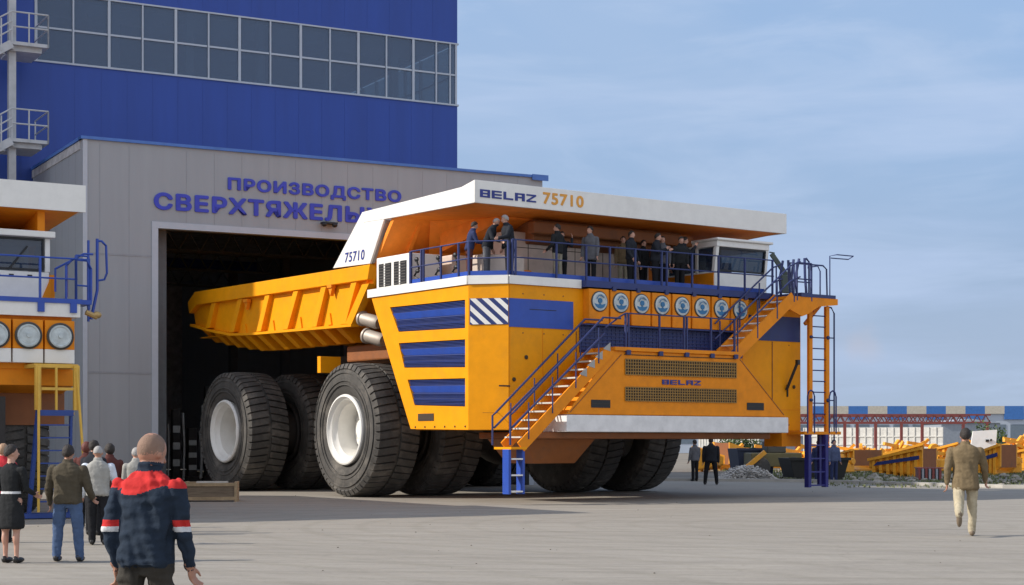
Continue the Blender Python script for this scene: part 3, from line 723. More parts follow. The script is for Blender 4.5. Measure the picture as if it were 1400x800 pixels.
# ladder
c=MB()
for x in (-1.37,-.55): c.box(x-.06,x+.06,-1.2,-1.1,2.3,3.25)
c.box(-1.3,-.6,-1.18,-1.14,2.2,2.25); c.box(-1.3,-.6,-1.18,-1.14,2.72,2.78); c.tube([(-.98,-1.16,2.2),(-.98,-1.16,3.2)],.03); c.box(-1.43,-.49,-1.1,-.3,3.2,3.28)
c.tube([(-1.36,-1.2,3.2),(-1.4,-1.32,.15)],.03); c.tube([(-.56,-1.2,3.2),(-.42,-1.32,.9)],.03)
l2=c.build('ladder',mat('ladder_yellow',(.70,.42,.06),.5),t2)
c=MB()
c.beam((-1.36,-1.14,2.3),(-1.52,-1.0,.05),.07,.12); c.beam((-.66,-1.14,2.3),(-.66,-1.0,.1),.05,.10)
c.box(-1.4,-.62,-1.2,-1.1,2.18,2.3); c.box(-1.7,-.6,-1.2,-.7,.02,.12)
for k in range(7): c.box(-1.34,-.68,-1.15,-1.0,.35+k*.27,.38+k*.27)
c.build('boarding_ladder',mat('ladder_blue',(.02,.055,.24),.5),l2)
WM2=wheel_meshes(1.6,1.1)
for (x,y,f) in ((-1.7,2.2,False),(-8.6,2.2,True),(-1.6,8.6,False),(-2.9,8.6,False),(-8.6,8.6,True),(-7.4,8.6,True)):
    wheel(WM2,x if not f else x+1.1,y,1.6,t2,f)
c=MB(); c.box(-8.4,-1.8,-.2,.5,1.0,2.6); c.lathe([(.5,0),(.6,.5),(.6,6),(.5,6.5)],(-8,2.2,1.6),'x',20); c.build('chassis',DARKM,t2)

# ------------------------------------------------------------------ FACTORY BUILDING
BA=R(28.5); BO=(-12.1,57.5,0)
def BW(s,d,z): return Vector((BO[0]+s*math.cos(BA)-d*math.sin(BA),BO[1]+s*math.sin(BA)+d*math.cos(BA),z))
fb=empty('factory_hall',BO,BA)
tag(fb,'grey clad factory hall with huge open doorway and blue Cyrillic lettering above it','factory hall')
c=MB(); DT=8.95; RT=11.78; DE=14.5; T=.3
c.box(-2.57,0,0,T,0,RT); c.box(0,DE,0,T,DT,RT); c.box(DE,15.1,0,T,0,RT)
c.box(-2.57,-2.27,T,7.35,0,RT); c.box(14.8,15.1,T,45,0,RT); c.box(-30,-2.57,7.4,7.7,0,11.1)
c.build('wall',GREYP,fb)
c=MB(); c.box(-2.6,15.1,.3,45,RT-.3,RT-.02); c.box(-22,-2.6,7.7,45,10.8,11.0); c.build('roof',DARKW,fb)
c=MB(); c.box(-22,15,44.5,45,0,RT-.3); c.box(-22,-21.7,7.7,44.5,0,10.8); c.build('back_wall',DARKW,fb)
c=MB(); c.box(-2.64,15.2,-.08,0,RT,RT+.10); c.box(-2.64,-2.57,0,7.35,RT,RT+.10); c.box(14.6,15.3,-.12,-.08,RT-.1,RT+.12); c.box(-2.64,15.2,0,.35,RT+.0,RT+.1)
c.build('roof_flashing',BLUT,fb)
c=MB(); c.box(-.22,0,-.03,-.002,0,DT); c.box(-.22,DE+.2,-.034,-.002,DT,DT+.22); c.box(DE,DE+.2,-.03,-.002,0,DT); c.box(-2.57,-2.42,-.03,-.002,0,RT)
c.build('door_trim',TRIM,fb)
c=MB()
for z_ in (3.98,7.97): c.box(-2.42,-.22,-.012,-.002,z_-.03,z_+.03)
for k in range(-2,15): 
    x=k+.0
    if x<-.3 and x>-2.4: c.box(x-.006,x+.006,-.006,-.002,0,RT-.1)
    elif x>0: c.box(x-.006,x+.006,-.006,-.002,DT+.24,RT-.1)
for k in range(1,8): c.box(-2.576,-2.572,k*.95-.01,k*.95+.01,0,RT-.1)
c.build('panel_joint',mat('joint_grey',(.265,.28,.305),.6),fb)
LT=mat('letter_blue',(.035,.05,.46),.5)
text('ПРОИЗВОДСТВО',(2.48,-.004,10.36),(1,0,0),(0,0,1),6.64,.52,LT,fb,bold=.042,ext=.04)
text('СВЕРХТЯЖЕЛЫХ',(-.15,-.004,9.58),(1,0,0),(0,0,1),8.55,.60,LT,fb,bold=.042,ext=.04)
c=MB(); c.box(5.95,6.5,-.3,-.005,9.46,9.52); c.ell((6.0,-.25,9.42),(.09,.12,.08)); c.ell((6.4,-.25,9.42),(.1,.12,.09)); c.build('floodlight',BLK,fb,40)
# interior frame
c=MB()
for s_ in (.4,14.1):
    for d in (1.2,9,17,25,33): c.box(s_-.2,s_+.2,d-.2,d+.2,0,RT-.4)
for s_ in (-8,-14): 
    for d in (14,24,34): c.box(s_-.2,s_+.2,d-.2,d+.2,0,10.7)
for d in (3,9,17,25,33):
    c.box(-2,14.5,d-.1,d+.1,RT-.75,RT-.62); c.box(-2,14.5,d-.1,d+.1,RT-1.6,RT-1.5)
    for k in range(16): c.beam((-2+k,d,RT-1.55),(-1.5+k,d,RT-.7),.06,.06); c.beam((-1.5+k,d,RT-.7),(-1+k,d,RT-1.55),.06,.06)
c.box(-2.2,-1.9,8,44,8.2,8.9); c.box(-22,-2,20,20.3,8,8.6)
c.build('steel_frame',mat('frame_grey',(.12,.13,.14),.6),fb)
# things inside the hall
MW=mat('machine_white',(.55,.55,.52),.5,dirt=.5)
for i,(s_,d,h,w,lab) in enumerate(((240,64,2.9,.30,'tall pale machine column standing in the dark hall beside the rear tyre'),(262,66,2.2,.34,'grey machine cabinet inside the hall near the left door jamb'),(284,68,3.9,.26,'tall slim machine mast deepest inside the dark hall'))):
    o=empty('machine',((s_-700)/2300*d,d,0),BA); tag(o,lab,'machine')
    c=MB(); c.box(-w/2,w/2,-w/2,w/2,0,h); c.box(-w*.8,w*.8,-w*.7,w*.7,0,.3); c.build('cabinet',DARKM,o,bevel=.03)
    c=MB()
    for k in range(2): c.tube([(-w*1.2+k*w*2.0,-w*.75,.2),(-w*1.1+k*w*2.0,-w*.8,h*.5),(-w*1.15+k*w*1.9,-w*.7,h*(.8+.15*k))],.03+.012*k)
    for k in range(3): c.box(-w*.5,w*.4,-w*.62,-w*.5,h*(.25+.22*k),h*(.34+.22*k))
    c.build('pipes',MW,o,40)

# blue tower
tw=empty('factory_tower',BW(0,7.4,0),BA)
tag(tw,'tall blue clad factory tower with a ribbon of windows rising behind the grey hall','factory building')
TE=15.15; TL=-26
c=MB()
c.box(TL,TE,0,.3,11.1,15.86); c.box(TL,TE,0,.3,18.52,27); c.box(TE-.3,TE,.3,24,11.1,15.86); c.box(TE-.3,TE,.3,24,18.52,27)
c.box(TL,-2.45,0,.3,15.86,18.52); c.box(TL,TL+.3,.3,24,11,27); c.box(TL,TE,23.7,24,11,27)
c.build('wall',BLUC,tw)
c=MB()
for k in range(int(TL),15): 
    for z0,z1 in ((11.2,15.75),(18.65,27)): c.box(k-.005,k+.005,-.005,-.001,z0,z1)
c.build('panel_joint',mat('joint_blue',(.011,.046,.26),.5),tw)
c=MB(); c.box(TL,TE+.05,-.06,.34,15.86,15.93); c.box(TL,TE+.05,-.05,.34,18.46,18.52); c.build('window_sill',TRIM,tw)
c=MB(); c.box(TL+.3,TE-.3,.3,23.7,15.5,15.8); c.box(TL+.3,-.9,.3,23.7,19.3,19.6); c.box(1.5,TE-.3,.3,23.7,19.3,19.6); c.box(-.9,1.5,.3,4.0,19.3,19.6); c.box(-.9,1.5,6.2,23.7,19.3,19.6); c.beam((-.9,4.0,19.25),(.1,6.2,19.25),.16,.2); c.beam((0,4.0,19.25),(-.6,6.2,19.25),.12,.2); c.beam((.5,4.0,19.25),(1.3,6.2,19.25),.12,.2); c.box(TL+.3,TE-.3,14,14.2,15.8,19.3)
c.build('floor_slab',DARKW,tw)
c=MB()
for k in range(-2,16,3): c.box(k-.15,k+.15,1.6,1.9,15.8,19.3)
for k in range(0,12,3): c.beam((k,2,18.3),(k+3,2,19.2),.12,.12); 
c.box(-3,15,4,4.3,18.6,19.3)
c.build('column',mat('column_grey',(.32,.36,.40),.6),tw)
xs=[-2.45,-1.06,.3,1.6,2.91,4.23,5.5,6.79,8.08,9.35,10.6,11.86,13.09,14.15,15.12]
for i in range(len(xs)-1):
    a,b=xs[i],xs[i+1]; wd=.06 if i%2 else .10
    c=MB(); c.box(a-wd/2,a+wd/2,-.04,.10,15.93,18.46); c.box(a+wd/2,b-.06,-.03,.08,17.13,17.20)
    if i==len(xs)-2: c.box(b-.08,b,-.04,.10,15.93,18.46); c.box(b-.35,b-.29,-.035,.08,15.93,18.46)
    w=c.build('window',TRIM,tw)
    p=MB(); p.box(a+wd/2,b-.03,.02,.04,15.94,17.13); p.box(a+wd/2,b-.03,.02,.04,17.2,18.45); p.build('pane',GLASS,w)
for i in range(8):
    a=.3+i*1.6; b=a+1.6
    c=MB(); c.box(TE-.12,TE+.02,a-.04,a+.04,15.93,18.46); c.box(TE-.1,TE,a+.04,b-.04,17.13,17.2); w=c.build('window',TRIM,tw)
    p=MB(); p.box(TE-.06,TE-.04,a+.04,b-.04,15.94,18.45); p.build('pane',GLASS,w)
c=MB(); c.box(TE-.12,TE,13.1,24,15.86,18.52); c.build('side_wall',BLUC,tw)

# fire escape
fe=empty('fire_escape',BW(-3.8,5.2,0),BA)
tag(fe,'pale steel fire escape stair with railed landings on the blue tower at the left edge','fire escape')
c=MB(); c.box(-.13,.13,-.13,.13,0,26); c.box(-5.2,-4.95,-.13,.13,0,26); c.build('post',GALV,fe)
for i in range(5):
    z_=12.45+(i-2)*3.45
    c=MB(); c.box(-.15,1.2,-.5,1.6,z_-.12,z_); c.box(-.1,1.0,-.3,1.4,z_-.3,z_-.12); l=c.build('landing',GALV,fe)
    c=MB(); rail(c,[(-.1,-.5,z_),(1.18,-.5,z_)],1.05,lev=(1.0,.5),r=.03,posts=[(-.1,-.5,z_),(.5,-.5,z_),(1.18,-.5,z_)]); rail(c,[(1.18,-.5,z_),(1.18,1.55,z_)],1.05,r=.03)
    c.build('railing',GALV,l)
    c=MB()
    for y in (-.5,.35): c.beam((-.1,y,z_-.1),(-4.0,y,z_-2.6),.06,.28)
    for k in range(12): c.box(-.3-k*.32,-.02-k*.32,-.48,.33,z_-.28-k*.208,z_-.24-k*.208)
    for o in (1.05,.7,.4): c.tube([(-.1,-.52,z_+o),(-4.0,-.52,z_-2.5+o)],.03)
    for k in range(4): c.box(-.5-k*1.0,-.45-k,-.55,-.5,z_-.4-k*.64,z_+.75-k*.64)
    c.build('stair_flight',GALV,fe)

# ------------------------------------------------------------------ GROUND
def ground_mat():
    m=bpy.data.materials.new('concrete_ground'); m.use_nodes=True; nt=m.node_tree; b=nt.nodes['Principled BSDF']; b.inputs['Roughness'].default_value=.85; b.inputs['Specular IOR Level'].default_value=.3
    tc=nt.nodes.new('ShaderNodeTexCoord')
    def nz(sc,det,rough=.6,st=(1,1,1),rz=0,dist=0):
        mp=nt.nodes.new('ShaderNodeMapping'); mp.inputs['Scale'].default_value=st; mp.inputs['Rotation'].default_value=(0,0,rz); nt.links.new(tc.outputs['Object'],mp.inputs['Vector'])
        n=nt.nodes.new('ShaderNodeTexNoise'); n.inputs['Scale'].default_value=sc; n.inputs['Detail'].default_value=det; n.inputs['Roughness'].default_value=rough; n.inputs['Distortion'].default_value=dist
        nt.links.new(mp.outputs['Vector'],n.inputs['Vector']); return n.outputs['Fac']
    def ramp(f,p0,p1,c0,c1):
        r=nt.nodes.new('ShaderNodeValToRGB'); r.color_ramp.elements[0].position=p0; r.color_ramp.elements[1].position=p1
        r.color_ramp.elements[0].color=c0+(1,); r.color_ramp.elements[1].color=c1+(1,); nt.links.new(f,r.inputs['Fac']); return r.outputs['Color']
    def mul(a,b_,f=1):
        x=nt.nodes.new('ShaderNodeMix'); x.data_type='RGBA'; x.blend_type='MULTIPLY'; x.inputs['Factor'].default_value=f
        nt.links.new(a,x.inputs['A']); nt.links.new(b_,x.inputs['B']); return x.outputs['Result']
    c1=ramp(nz(.12,6),.3,.7,(.315,.282,.237),(.36,.325,.276))
    c2=ramp(nz(.35,7,.7,(1,1.6,1),R(-20),2.5),.32,.7,(.90,.90,.90),(1.05,1.05,1.04))
    c3=ramp(nz(9,5,.75),.3,.75,(.86,.86,.86),(1.05,1.05,1.05))
    # tyre streaks
    c4=ramp(nz(.5,5,.6,(.18,5,1),R(24),.6),.45,.62,(1,1,1),(.90,.895,.89))
    c5=ramp(nz(.6,5,.6,(.15,6,1),R(-14),.8),.5,.66,(1,1,1),(.91,.905,.90))
    c6=ramp(nz(2.2,4,.7),.66,.72,(1,1,1),(.72,.70,.68))
    def arcs(cx,cy,sc,lo,amt):
        mp=nt.nodes.new('ShaderNodeMapping'); mp.inputs['Location'].default_value=(-cx,-cy,0); nt.links.new(tc.outputs['Object'],mp.inputs['Vector'])
        wv=nt.nodes.new('ShaderNodeTexWave'); wv.wave_type='RINGS'; wv.rings_direction='Z'; wv.inputs['Scale'].default_value=sc; wv.inputs['Distortion'].default_value=1.6; wv.inputs['Detail'].default_value=3; wv.inputs['Detail Scale'].default_value=.3
        nt.links.new(mp.outputs['Vector'],wv.inputs['Vector']); return ramp(wv.outputs['Fac'],lo,1.0,(1,1,1),(amt,amt,amt*.985))
    vo=nt.nodes.new('ShaderNodeTexVoronoi'); vo.feature='DISTANCE_TO_EDGE'; vo.inputs['Scale'].default_value=.16
    wp=nt.nodes.new('ShaderNodeVectorMath'); wp.operation='ADD'; nn=nt.nodes.new('ShaderNodeTexNoise'); nn.inputs['Scale'].default_value=.8; nn.inputs['Detail'].default_value=5
    nt.links.new(tc.outputs['Object'],nn.inputs['Vector']); nt.links.new(tc.outputs['Object'],wp.inputs[0]); nt.links.new(nn.outputs['Color'],wp.inputs[1]); nt.links.new(wp.outputs[0],vo.inputs['Vector'])
    ck=ramp(vo.outputs['Distance'],0,.006,(.80,.79,.78),(1,1,1))
    c=mul(mul(mul(mul(mul(c1,c2),c3),c4),c5),c6,.7)
    c=mul(mul(mul(c,arcs(6,33,.30,.80,.94)),arcs(-14,12,.22,.82,.94)),ck,.35)
    nt.links.new(c,b.inputs['Base Color'])
    bp=nt.nodes.new('ShaderNodeBump'); bp.inputs['Strength'].default_value=.35; bp.inputs['Distance'].default_value=.02
    nt.links.new(nz(14,6,.7),bp.inputs['Height']); nt.links.new(bp.outputs['Normal'],b.inputs['Normal'])
    return m
def sheet(name,pts,z,m,kind='structure'):
    c=MB(); c.add([(p[0],p[1],z) for p in pts],[tuple(range(len(pts)))]); o=c.build(name,m); 
    bm=bmesh.new(); bm.from_mesh(o.data)
    for f in bm.faces:
        if f.normal.z<0: f.normal_flip()
    bm.to_mesh(o.data); bm.free(); o['kind']=kind; return o
sheet('ground',[(-900,-60),(900,-60),(900,1500),(-900,1500)],-.03,mat('dirt_ground',(.20,.17,.13),.95,var=.3,scale=.15,bump=.4,bscale=3))
sheet('yard_concrete',[(-80,-30),(70,-30),(70,44),(30,54.5),(17.5,60),(12,69.0),(5,72),(-1,74),(-60,100),(-80,100)],0,ground_mat())
c=MB(); P=[(70,44),(30,54.5),(17.5,60),(12,69.0),(5,72),(-1,74)]
for i in range(len(P)-1):
    a=Vector(P[i]+(0,)); b=Vector(P[i+1]+(0,)); d=(b-a).normalized(); n=Vector((d.y,-d.x,0)); 
    if n.y<0: n=-n
    c.loft([a+n*.0-Vector((0,0,.05)),b-Vector((0,0,.05)),b+n*.3-Vector((0,0,.05)),a+n*.3-Vector((0,0,.05))],[a+Vector((0,0,.12)),b+Vector((0,0,.12)),b+n*.3+Vector((0,0,.12)),a+n*.3+Vector((0,0,.12))])
o=c.build('kerb',mat('kerb_concrete',(.42,.40,.36),.9)); o['kind']='structure'

# ------------------------------------------------------------------ BACKGROUND
def PX(px,py,Y): return ((px-700)/2300*Y,Y,1.6+(606-py)/2300*Y)
# far factory with striped parapet
YB=260
far=empty('far_factory',(0,YB+12,0),R(-2)); tag(far,'long low factory on the horizon with a blue and cream chequered roof edge','factory building')
pxm=YB/2300
FW=mat('far_wall',(.42,.47,.54),.7,var=.12,scale=.05); CR=mat('cream_panel',(.50,.46,.38),.7); FBL=mat('far_blue',(.04,.15,.42),.6)
c=MB(); c.box(-8,110,0,40,0,6.3); c.build('wall',FW,far)
c=MB()
x=-8; k=0
while x<110:
    w=3.1
    c.box(x,x+w,-.3,.5,6.3 if k%2 else 5.4,7.55,k%2); x+=w; k+=1
c.build('parapet',[FBL,CR],far)
c=MB()
for k in range(38): c.box(-7+k*3.1,-4.6+k*3.1,-.05,-.01,1.5,4.6)
c.build('window',mat('far_glass',(.14,.18,.22),.3),far)
# second far roof (dark) right side
sh=empty('long_shed',PX(1310,606,200)[:2]+(0,)); tag(sh,'grey storage shed behind the walking man at the right','shed')
c=MB(); c.box(-2,5,0,10,0,4.0); c.box(9,14,-10,0,0,3.2); c.build('wall',mat('shed_grey',(.26,.29,.33),.7),sh)
c=MB(); c.prism([(-2.3,4.0),(5.3,4.0),(1.5,4.5)],'y',-.2,10); c.build('roof',mat('shed_roof',(.35,.38,.42),.6),sh)
# white wall with ribs
ww=empty('concrete_wall',(PX(1138,606,168)[0],168,0),R(-28)); tag(ww,'white ribbed concrete wall behind the red gantry','wall')
wwm=mat('white_concrete',(.62,.60,.55),.8,dirt=.2)
c=MB(); c.box(-3,11.0,0,.3,0,3.15)
for k in range(20): c.box(-3+k*.7,-2.9+k*.7,-.08,0,0,3.15)
for z_ in (1.4,2.2): c.box(-3,11,-.06,0,z_,z_+.12)
c.build('panel',wwm,ww)
wf=empty('white_fence',(PX(955,606,150)[0],150,0),R(-28)); tag(wf,'white slatted fence seen under the truck bumper behind the bushes','fence')
c=MB()
for k in range(22): c.box(k*.26,k*.26+.19,0,.1,0,2.7)
c.box(0,5.7,.1,.2,.6,.8); c.box(0,5.7,.1,.2,1.8,2.0); c.build('panel',wwm,wf)
bb=empty('grey_barn',PX(1050,606,190)[:2]+(0,)); tag(bb,'low grey building behind the yard seen under the right end of the bumper','shed')
c=MB(); c.box(-4,14,0,8,0,2.4); c.build('wall',mat('shed_grey',(.26,.29,.33),.7),bb); c=MB(); c.prism([(-.3,2.4),(8.3,2.4),(4,3.0)],'x',-4.3,14.3); c.build('roof',mat('shed_roof',(.35,.38,.42),.6),bb)
# red gantry
RG=mat('red_oxide_steel',(.24,.055,.045),.6,dirt=.4)
ga=empty('crane_gantry',(PX(1135,606,150)[0],150,0)); tag(ga,'long red steel crane gantry on posts standing across the storage yard','gantry')
c=MB()
for y in (0,8):
    c.box(-4,14.3,y-.12,y+.12,4.05,4.2); c.box(-4,14.3,y-.12,y+.12,3.4,3.52)
    for k in range(24): c.beam((-4+k*.76,y,3.45),(-3.62+k*.76,y,4.12),.08,.08); c.beam((-3.62+k*.76,y,4.12),(-3.24+k*.76,y,3.45),.08,.08)
c.build('truss',RG,ga)
for xk in (-3,1.3,4.05,8.2,14.0):
    for y in (0,8):
        c=MB(); c.box(xk-.12,xk+.12,y-.12,y+.12,0,3.4); c.build('post',RG,ga)
# yellow bodies
YB_=mat('yard_yellow',(.86,.37,.02),.5,dirt=.35,var=.08)
def dshell(px,Y,L,Wd,H,rz,label,stripe=False,tilt=0):
    o=empty('truck_body_shell',((px-700)/2300*Y,Y,0.05),R(rz)); o.rotation_euler=(0,R(tilt),R(rz)); tag(o,label,'truck body',group='yellow truck bodies stored in the yard')
    c=MB()
    for y in (-Wd/2,Wd/2-.08): c.prism([(0,.3),(L*.8,.0),(L,.35),(L,H),(0,H*.55)],'y',y,y+.08)
    c.loft([(0,-Wd/2,.3),(L*.8,-Wd/2,0),(L*.8,Wd/2,0),(0,Wd/2,.3)],[(0,-Wd/2,.38),(L*.8,-Wd/2,.08),(L*.8,Wd/2,.08),(0,Wd/2,.38)])
    c.build('shell',YB_,o)
    c=MB(); c.box(L-.08,L,-Wd/2+.08,Wd/2-.08,.3,H*.98); c.build('end_plate',CHAS,o)
    c=MB()
    for k in range(7):
        x=.3+k*(L-.6)/6; zt=H*(.55+.45*x/L); zb=.3-.3*min(1,x/(L*.8))
        c.box(x-.08,x+.08,-Wd/2-.12,-Wd/2,zb,zt)
        c.box(x-.08,x+.08,-Wd/2-.1,-Wd/2+.3,zb-.14,zb)
    c.build('rib',YB_,o)
    c=MB(); c.prism([(0,H*.5),(L,H*.93),(L,H*1.02),(0,H*.6)],'y',-Wd/2-.2,-Wd/2+.05); c.build('top_rail',YB_,o)
    if stripe:
        c=MB(); c.prism([(.3,H*.33),(L-.1,H*.58),(L-.1,H*.72),(.5,H*.47)],'y',-Wd/2-.14,-Wd/2-.121); c.build('stripe',BLD,o)
    return o
dshell(1199,84,2.9,1.5,1.32,-42,'yellow truck body with dark blue stripe and brown end plate, nearest in the yard',True)
dshell(1146,96,2.6,2.1,1.2,-62,'yellow dump body lying open with a dark brown inside, left end of the yard row')
dshell(1204,100,2.5,1.8,1.55,-15,'ribbed yellow body standing behind the blue striped one')
dshell(1334,88,2.0,1.5,1.5,-50,'yellow body with blue stripe just right of the walking man',True)
dshell(1366,98,3.0,2.2,1.5,-25,'ribbed yellow body at the right edge of the photo')
dshell(1262,112,2.6,1.8,1.6,-30,'yellow body behind the others, just left of the walking man')
dshell(1036,100,2.4,2.0,1.6,200,'yellow body seen under the bumper above the dark skip')
dshell(990,96,1.8,1.6,1.4,170,'orange yellow body seen between the tyre and the skip')
def arms(px,Y,label,s=1.0,rz=0):
    o=empty('steel_frame_part',((px-700)/2300*Y,Y,0.0),R(rz)); tag(o,label,'machine part',group='yellow frames and castings in the yard')
    c=MB(); 
    random.seed(int(px)); 
    for k in range(5):
        a=Vector((random.uniform(-1,.9)*s,random.uniform(-.2,.5),random.uniform(.7,1.2)*s)); b=a+Vector((random.uniform(-1.1,1.1)*s,random.uniform(-.3,.3),random.uniform(0,.6)*s)); c.beam(a,b,.15,.2)
    c.beam((-1.0*s,0,1.5*s),(1.1*s,.2,1.2*s),.2,.2); c.beam((-1.0*s,0,.4*s),(.4*s,.2,1.7*s),.2,.18)
    c.build('strut',YB_,o)
    c=MB(); c.box(-1.0*s,1.0*s,-.4,.6,0,1.0*s); c.build('base',YB_,o,bevel=.08)
    c=MB(); c.lathe([(.3*s,0),(.34*s,.1),(.34*s,.4),(.2*s,.5)],(.6*s,-.5,1.1*s),'y',18); c.build('hub',YB_,o,35)
    return o
arms(1125,104,'pile of yellow struts at the foot of the blue boarding ladder',1.0,10)
arms(1160,106,'low yellow frame behind the open brown dump body',.9,-20)
arms(1225,110,'yellow frame part behind the ribbed bodies',1.05,30)
arms(1262,114,'yellow frame part under the white wall, left of the walking man',1.1,5)
arms(1345,118,'yellow frame part beside the tilted white panel',1.15,-15)
arms(1392,110,'yellow strut frame at the far right edge',1.2,25)
arms(1052,108,'yellow strut frame seen under the right end of the bumper',.95,0)
arms(1010,112,'yellow frame seen right of the man standing in black',.9,15)
for (px,Y,sc,rz,lab) in ((1152,92,.55,40,'low yellow casting in front of the open dump body'),(1180,108,.9,70,'yellow lattice frame right behind the open dump body'),(1243,102,.75,-35,'yellow casting between the ribbed bodies'),(1296,96,.7,15,'yellow casting just left of the walking man at shoulder height'),(1322,104,.8,60,'yellow frame part behind the walking man'),(1380,90,.6,-10,'low yellow frame before the ribbed body at the right edge'),(1395,120,1.3,10,'tall yellow frame at the back right of the yard'),(1090,98,.8,20,'yellow frame part seen through the boarding ladder'),(975,104,.7,35,'yellow casting seen between the front tyre and the suited man')):
    arms(px,Y,lab,sc,rz)
# white tilted panel
o=empty('scrap_sheet',((1346-700)/2300*112,112,0),R(0)); tag(o,'tilted white cab panel with small dark fittings lying on the yellow parts','panel')
c=MB(); c.loft([(-.95,0,1.1),(.75,0,1.3),(.9,.2,2.5),(-.7,.2,2.4)],[(-.95,.15,1.1),(.75,.15,1.3),(.9,.35,2.5),(-.7,.35,2.4)]); c.build('sheet',WHT,o)
c=MB(); c.box(.1,.3,-.0,.1,1.7,1.85); c.box(.4,.5,-.0,.1,1.75,1.88); c.build('fitting',BLK,o)
c=MB(); c.beam((-.8,.3,0),(-.6,.2,1.4),.12,.12); c.beam((.7,.4,0),(.6,.25,1.6),.12,.12); c.build('leg',YB_,o)
# skips
def skip(px,Y,w,h,label,m):
    o=empty('skip',((px-700)/2300*Y,Y,0),R(8)); tag(o,label,'skip')
    c=MB(); c.loft([(-w*.42,0,.1),(w*.42,0,.1),(w*.42,1.6,.1),(-w*.42,1.6,.1)],[(-w/2,-.1,h),(w/2,-.1,h),(w/2,1.7,h),(-w/2,1.7,h)]); c.build('tub',m,o,bevel=.02)
    c=MB(); c.box(-w/2-.05,w/2+.05,-.16,-.1,h-.1,h+.02); c.box(-w*.38,-w*.30,-.1,.0,0,.1); c.box(w*.30,w*.38,-.1,.0,0,.1); c.build('rim',m,o); return o
skip(1034,80,1.9,1.35,'dark blue grey skip seen under the bumper among yellow parts',mat('skip_blue',(.035,.045,.08),.6))
skip(1120,73.5,2.7,.95,'low black tub behind the blue boarding ladder',mat('tub_black',(.015,.015,.013),.7))
# olive machine
o=empty('loader',((1062-700)/2300*78,78,0),R(5)); tag(o,'olive and yellow loader standing under the right end of the bumper','loader')
c=MB(); c.box(-1.2,1.2,0,1.6,.5,1.15); c.build('chassis',mat('olive_paint',(.16,.13,.05),.6,dirt=.4),o,bevel=.05)
c=MB(); c.box(-.4,.5,.2,1.3,1.15,1.7); c.build('cab',mat('olive_dark',(.09,.08,.06),.6),o,bevel=.05)
for x in (-.8,.8): c=MB(); c.lathe([(.2,0),(.45,.02),(.48,.1),(.48,.3),(.45,.38),(.2,.4)],(x,-.2,.48),'y',22); c.build('wheel',RUB,o,35)
c=MB(); c.beam((-.6,-.2,1.2),(-1.6,-.3,.4),.15,.2); c.build('arm',MATS['yard_yellow'],o)
# red brown pallet stack
o=empty('plank_stack',((1271-700)/2300*74,74,0),R(-6)); tag(o,'stack of red and grey striped planks beside the walking man','plank stack')
for k in range(7): c=MB(); c.box(-.5+k*.15,-.4+k*.15,-.1,.9,.0,.48); c.build('plank',RG if k%2==0 else GREYP,o)
c=MB(); c.box(-.55,.62,0,.9,.48,.53); c.build('top_plank',RG,o)
# rubble
def rubble(name,label,x0,x1,y0,y1,h,n,m,seed,smin=.06,smax=.3):
    random.seed(seed); c=MB()
    for i in range(n):
        x=random.uniform(x0,x1); y=random.uniform(y0,y1); u=(x-x0)/(x1-x0); s=random.uniform(smin,smax)
        z=h*random.random()*math.sin(math.pi*min(max(u,.02),.98))
        rot=Matrix.Rotation(random.uniform(0,6),3,'Z')@Matrix.Rotation(random.uniform(-.5,.5),3,'X')
        c.ell((x,y,z),(s,s*random.uniform(.5,1),s*random.uniform(.3,.7)),0,6,4,rot)
    o=c.build(name,m); tag(o,label,'rubble',kind='stuff'); return o
rubble('gravel_pile','pale gravel heap seen under the bumper behind the man in black',9.2,11.6,73,76,.62,1500,mat('gravel_pale',(.52,.49,.45),.95,var=.2),3,.03,.09)
rubble('rubble','mixed rubble and debris strewn along the far edge of the yard',14,46,61,82,.10,420,mat('rubble_grey',(.30,.27,.22),.95,var=.4),4,.05,.28)
rubble('white_rubble','white broken sheets and bags in the rubble by the walking man',24,40,62,68,.22,60,mat('rubble_white',(.62,.60,.56),.9),5,.1,.3)
random.seed(12); c=MB()
for i in range(70):
    Y=random.uniform(15,60); x=random.uniform(-.3,.3)*Y; q=random.uniform(.005,.016)
    c.ell((x,Y,q*.4),(q,q*random.uniform(.6,1),q*.6),0,6,4)
tag(c.build('grit',mat('grit_stone',(.16,.14,.11),.95)),'tiny stones scattered over the open yard','grit',kind='stuff')
# grass tufts in dirt
def tufts(name,label,x0,x1,y0,y1,n,m,h,seed):
    random.seed(seed); c=MB()
    for i in range(n):
        x=random.uniform(x0,x1); y=random.uniform(y0,y1)
        for j in range(3):
            a=random.uniform(0,6.28); r=random.uniform(.02,.1); hh=h*random.uniform(.4,1)
            c.add([(x,y,-.03),(x+.05*math.cos(a+1.5),y+.05*math.sin(a+1.5),-.03),(x+r*math.cos(a),y+r*math.sin(a),hh)],[(0,1,2)])
    o=c.build(name,m); tag(o,label,'grass',kind='stuff')
tufts('grass','thin green weeds growing in the dirt along the yard edge',12,48,60,100,9000,mat('weed_green',(.16,.18,.07),.9,var=.4),.12,9)
